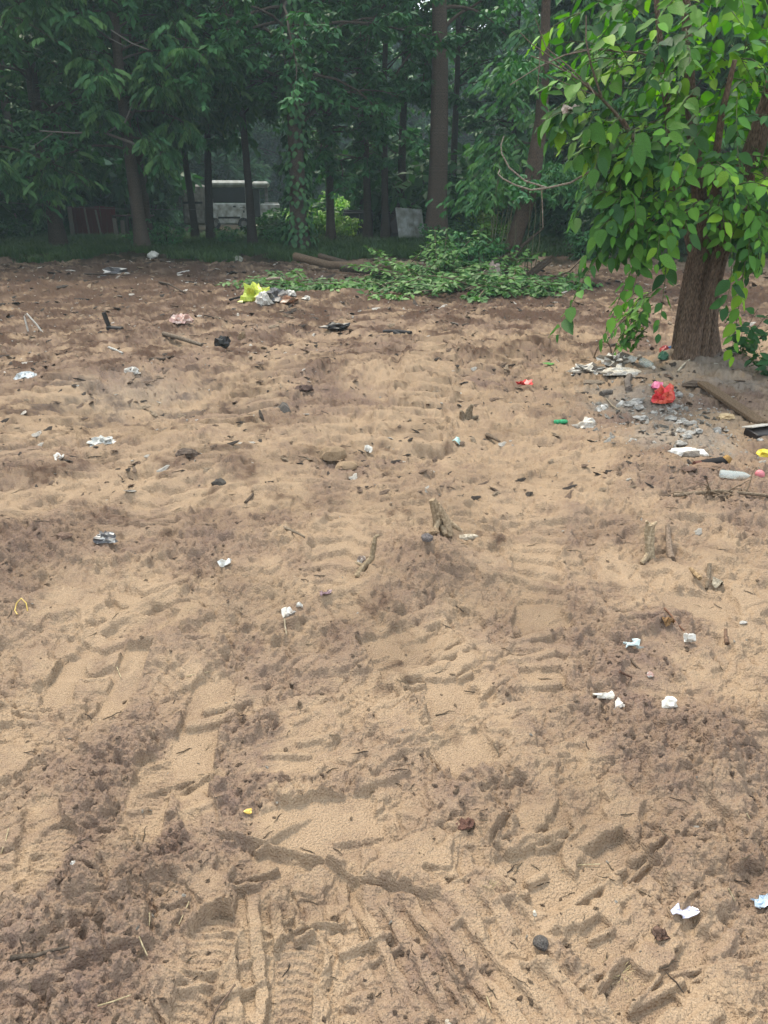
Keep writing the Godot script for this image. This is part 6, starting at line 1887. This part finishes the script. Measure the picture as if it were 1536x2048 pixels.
	lit("paper_scrap", "tiny purple and red paper scrap above the foil", "paper", scrap(69, Vector2(0.06, 0.03), 0.02, 1.0, Color(0.2, 0.13, 0.16), 0.6), M.plastic, Vector2(-0.245, 2.873), 0.6)
	root_piece("stem_stub", "tiny dark plant stub standing on the sand", "stub", Vector2(-0.334, 2.35), [[[Vector3(0, 0, 0), Vector3(0.0, 0.02, 0), Vector3(-0.004, 0.035, 0)], 0.006, 0.004], [[Vector3(0, 0.015, 0), Vector3(0.008, 0.03, 0)], 0.004, 0.002]], Color(0.1, 0.07, 0.045))
	lit("fallen_leaf", "small yellow leaf on the smooth sand plate", "leaf", scrap(70, Vector2(0.026, 0.018), 0.010, 0.8, Color(0.62, 0.42, 0.1), 0.4), M.plastic, Vector2(-0.388, 1.725), 0.2)
	var yl := base("wire_loop", on_ground(Vector2(-1.518, 2.86)), "thin yellow wire loop on the left soil", "wire")
	wm = MB.new()
	wm.tube([Vector3(0.035, 0.01, 0.03), Vector3(0.02, 0.03, 0.0), Vector3(-0.005, 0.045, -0.015), Vector3(-0.02, 0.03, 0.0), Vector3(-0.018, 0.012, 0.03), Vector3(0.0, 0.005, 0.05)], taper(0.0025, 0.0025, 5), 5, Color(0.6, 0.45, 0.12))
	put("wire", wm.mesh(), M.plastic, yl)
	# dried grass straws
	var straws := [[Vector2(-0.487, 1.426), Vector2(-0.497, 1.363), "longest dried grass straw near the boot print"], [Vector2(-0.568, 1.374), Vector2(-0.563, 1.349), "short upright dried straw left of the long straw"], [Vector2(-0.62, 1.153), Vector2(-0.55, 1.166), "pale straw lying flat at the lower left"],
		[Vector2(-1.053, 2.57), Vector2(-0.982, 2.446), "pale bent straw between the two sand plates"], [Vector2(-0.722, 2.394), Vector2(-0.645, 2.446), "dried stalk on the dark clods at the left"], [Vector2(-0.574, 1.308), Vector2(-0.549, 1.278), "crossed straw at the crack's end, lower left"], [Vector2(-1.019, 1.567), Vector2(-1.026, 1.637), "dried straw at the left border"],
		[Vector2(0.474, 1.563), Vector2(0.583, 1.579), "brown stalk right of the big tread bars"], [Vector2(1.027, 1.712), Vector2(1.032, 1.7), "tiny pale straw at the right, on rough soil"], [Vector2(0.86, 1.438), Vector2(0.872, 1.42), "little straw left of the shiny wrapper's end"], [Vector2(0.229, 1.192), Vector2(0.234, 1.163), "white straw in the lower middle furrows"]]
	for s in straws:
		stick("straw", s[2], "straw", [s[0], s[1]], 0.0022, 0.0015, Color(0.5, 0.42, 0.27), [0.004, 0.008], 5, "dried grass straws on the soil")
	stick("stick", "dark twig bundle on the lower left ridge", "twig", [Vector2(-0.853, 1.257), Vector2(-0.798, 1.262), Vector2(-0.721, 1.269)], 0.007, 0.003, Color(0.1, 0.075, 0.055), [0.004, 0.008, 0.004])
	stick("stick", "slender root curving past the boot print", "root", [Vector2(-0.392, 1.108), Vector2(-0.368, 1.169), Vector2(-0.335, 1.216)], 0.004, 0.002, Color(0.2, 0.14, 0.1))
	lit("clay_chip", "reddish knotted root lump between tread bars", "root", lump(71, Vector3(0.045, 0.018, 0.03), 0.5, 2.4, 14, Color(0.15, 0.075, 0.055)), M.stone, Vector2(0.225, 1.674), 0.6)
	lit("stone", "dark grey stone in the lower right foreground", "stone", lump(72, Vector3(0.034, 0.03, 0.036), 0.16, 1.3, 14, Color(0.12, 0.11, 0.105)), M.stone, Vector2(0.372, 1.319), 0.3)
	stick("lath", "white flat splinter above the dark grey stone", "splinter", [Vector2(0.374, 1.432), Vector2(0.373, 1.4)], 0.005, 0.005, Color(0.68, 0.64, 0.56), [0.002, 0.002])
	lit("bark_piece", "brown bark ring bits in the lower right", "bark", scrap(73, Vector2(0.04, 0.035), 0.025, 0.9, Color(0.14, 0.085, 0.06), 0.7), M.wood, Vector2(0.665, 1.343), 0.4)
	var tg := tuft_mesh(60, 0.035, 0.045, 0.0009)
	var tz := put("grass_tuft", tg, M.dry, null, on_ground(Vector2(0.552, 1.265), -0.004))
	tag(tz, "small flattened dry grass tuft in the lower right", "grass tuft")
	tz.scale = Vector3(1.2, 0.5, 1)
	tz = put("grass_tuft", tg, M.dry, null, on_ground(Vector2(0.273, 1.466), -0.004))
	tag(tz, "tiny brown moss tuft right of the cracked edge", "grass tuft")
	tz.scale = Vector3(0.5, 0.35, 0.5)
	lit("wrapper", "shiny lilac and silver wrapper at the lower right", "wrapper", scrap(74, Vector2(0.065, 0.035), 0.02, 1.0, Color(0.55, 0.55, 0.66), 0.9), M.shiny, Vector2(0.748, 1.41), 0.15)
	lit("wrapper", "blue-grey wrapper cut by the right picture border", "wrapper", scrap(75, Vector2(0.05, 0.03), 0.02, 1.0, Color(0.4, 0.48, 0.56), 0.8), M.shiny, Vector2(0.944, 1.425), 0.3)
	lit("wood_splinter", "white wood splinter at the bottom border", "splinter", cap_mesh(0.007, 0.04, Color(0.66, 0.6, 0.52)), M.wood, Vector2(0.141, 1.112), 1.9, 0.004)
	lit("stone", "tiny white pebble at the lower left", "pebble", lump(76, Vector3(0.014, 0.01, 0.012), 0.2, 1.5, 10, WH), M.stone, Vector2(-0.781, 1.472), 0.0)
	scatter_grit()
	print("litter ", Time.get_ticks_msec() - t0)

func cap_mesh(r: float, ln: float, col: Color) -> ArrayMesh:
	var mb := MB.new()
	mb.tube([Vector3(-ln / 2, 0, 0), Vector3(-ln / 2 + r * 0.3, 0, 0), Vector3(ln * 0.2, r * 0.05, 0), Vector3(ln / 2 - r * 0.4, 0, 0), Vector3(ln / 2, 0, 0)], [r * 0.75, r, r * 0.95, r * 0.9, r * 0.55], 10, col, 0.05, rng)
	return mb.mesh()

func scatter_grit():
	# loose crumbs of soil, pale grit and twigs that nobody could count
	var cm := lump(90, Vector3(1, 0.7, 1), 0.45, 1.6, 8, Color.WHITE)
	var xf := []
	var cs := []
	var tries := 0
	while xf.size() < 9000 and tries < 60000:
		tries += 1
		var d := 1.0 + pow(rng.randf(), 2.0) * 15.0
		var x := rng.randf_range(-1, 1) * (0.5 * d + 0.35)
		var u := col_of(x, d)
		var k := clampi(DS.bsearch(d), 0, NR - 1) * NC + clampi(US.bsearch(u), 0, NC - 1)
		var g := GD[k]
		if rng.randf() > 0.12 + 1.1 * smoothstep(0.3, 0.8, g): continue
		var s := (0.0025 + 0.013 * pow(rng.randf(), 5.0)) * (0.8 + 0.12 * d)
		xf.append(Transform3D(Basis.from_euler(Vector3(rng.randf() * 0.6, rng.randf() * TAU, rng.randf() * 0.6)).scaled_local(Vector3(s * rng.randf_range(0.8, 1.5), s, s)), Vector3(x, ground_y(x, d) - s * 0.12, -d)))
		cs.append(Color(0.29, 0.21, 0.142).lerp(Color(0.18, 0.124, 0.096), clampf(g + rng.randf_range(-.3, .3), 0, 1)))
	scatter("soil_crumbs", cm, M.stone, xf, cs, "loose crumbs of soil strewn over the lot", "soil crumbs")
	xf = []
	cs = []
	for i in 1100:
		var d := 1.3 + pow(rng.randf(), 1.2) * 20.0
		var x := rng.randf_range(-1, 1) * (0.5 * d + 0.35)
		if i < 620:
			d = 5.9 + rng.randfn() * 0.65
			x = 2.2 + rng.randfn() * 0.3 + (d - 5.9) * 0.1
		elif i < 800:
			d = 10.0 + rng.randf() * 11.0
			x = rng.randf_range(-1, 0.6) * (0.5 * d)
		var s := rng.randf_range(0.003, 0.009) * (0.7 + 0.24 * d)
		if i < 220: s *= 1.0 + 1.6 * rng.randf()
		xf.append(Transform3D(Basis.from_euler(Vector3(rng.randf(), rng.randf() * TAU, rng.randf())).scaled_local(Vector3(s * rng.randf_range(0.8, 2.2), s * 0.6, s)), Vector3(x, ground_y(x, d) + s * 0.05, -d)))
		cs.append(Color(0.56, 0.535, 0.49) * rng.randf_range(0.55, 1.1))
	scatter("pale_grit", cm, M.stone, xf, cs, "pale grit and tiny bits of white rubble scattered on the soil", "grit")
	xf = []
	cs = []
	for i in 4600:
		var d := 4.0 + pow(rng.randf(), 1.1) * 18.5
		var x := rng.randf_range(-1, 1) * (0.5 * d + 0.35)
		if nBlob.get_noise_2d(x * 0.35, d * 0.35) < rng.randf_range(-0.35, 0.25): continue
		var s := (0.012 + 0.035 * pow(rng.randf(), 3.0)) * (0.5 + 0.07 * d)
		xf.append(Transform3D(Basis.from_euler(Vector3(rng.randf() * 0.5, rng.randf() * TAU, rng.randf() * 0.5)).scaled_local(Vector3(s * rng.randf_range(1.0, 3.5), s * 0.7, s)), Vector3(x, ground_y(x, d) + s * 0.1, -d)))
		var r := rng.randf()
		cs.append(Color(0.07, 0.055, 0.045) if r < 0.4 else (Color(0.24, 0.17, 0.125) if r < 0.72 else (Color(0.36, 0.28, 0.2) if r < 0.9 else Color(0.62, 0.59, 0.54))))
	scatter("debris", cm, M.stone, xf, cs, "small dark and pale chips of bark and rubble strewn on the far soil", "debris")
	var tm := MB.new()
	tm.tube([Vector3(-0.5, 0, 0), Vector3(-0.1, 0.03, 0.05), Vector3(0.2, 0.05, -0.03), Vector3(0.5, 0, 0.04)], [0.028, 0.03, 0.025, 0.012], 5, Color.WHITE)
	xf = []
	cs = []
	for i in 900:
		var d := 1.2 + pow(rng.randf(), 1.5) * 20.0
		var x := rng.randf_range(-1, 1) * (0.5 * d + 0.35)
		var s := rng.randf_range(0.02, 0.07) * (0.7 + 0.16 * d)
		xf.append(Transform3D(Basis.from_euler(Vector3(0, rng.randf() * TAU, rng.randf_range(-.2, .2))).scaled_local(Vector3(s, s, s)), Vector3(x, ground_y(x, d) + 0.001, -d)))
		cs.append(Color(0.11, 0.08, 0.06).lerp(Color(0.38, 0.3, 0.2), pow(rng.randf(), 2.0)))
	scatter("twig_bits", tm.mesh(), M.wood, xf, cs, "short bits of twig and bark strewn over the soil", "twig bits")
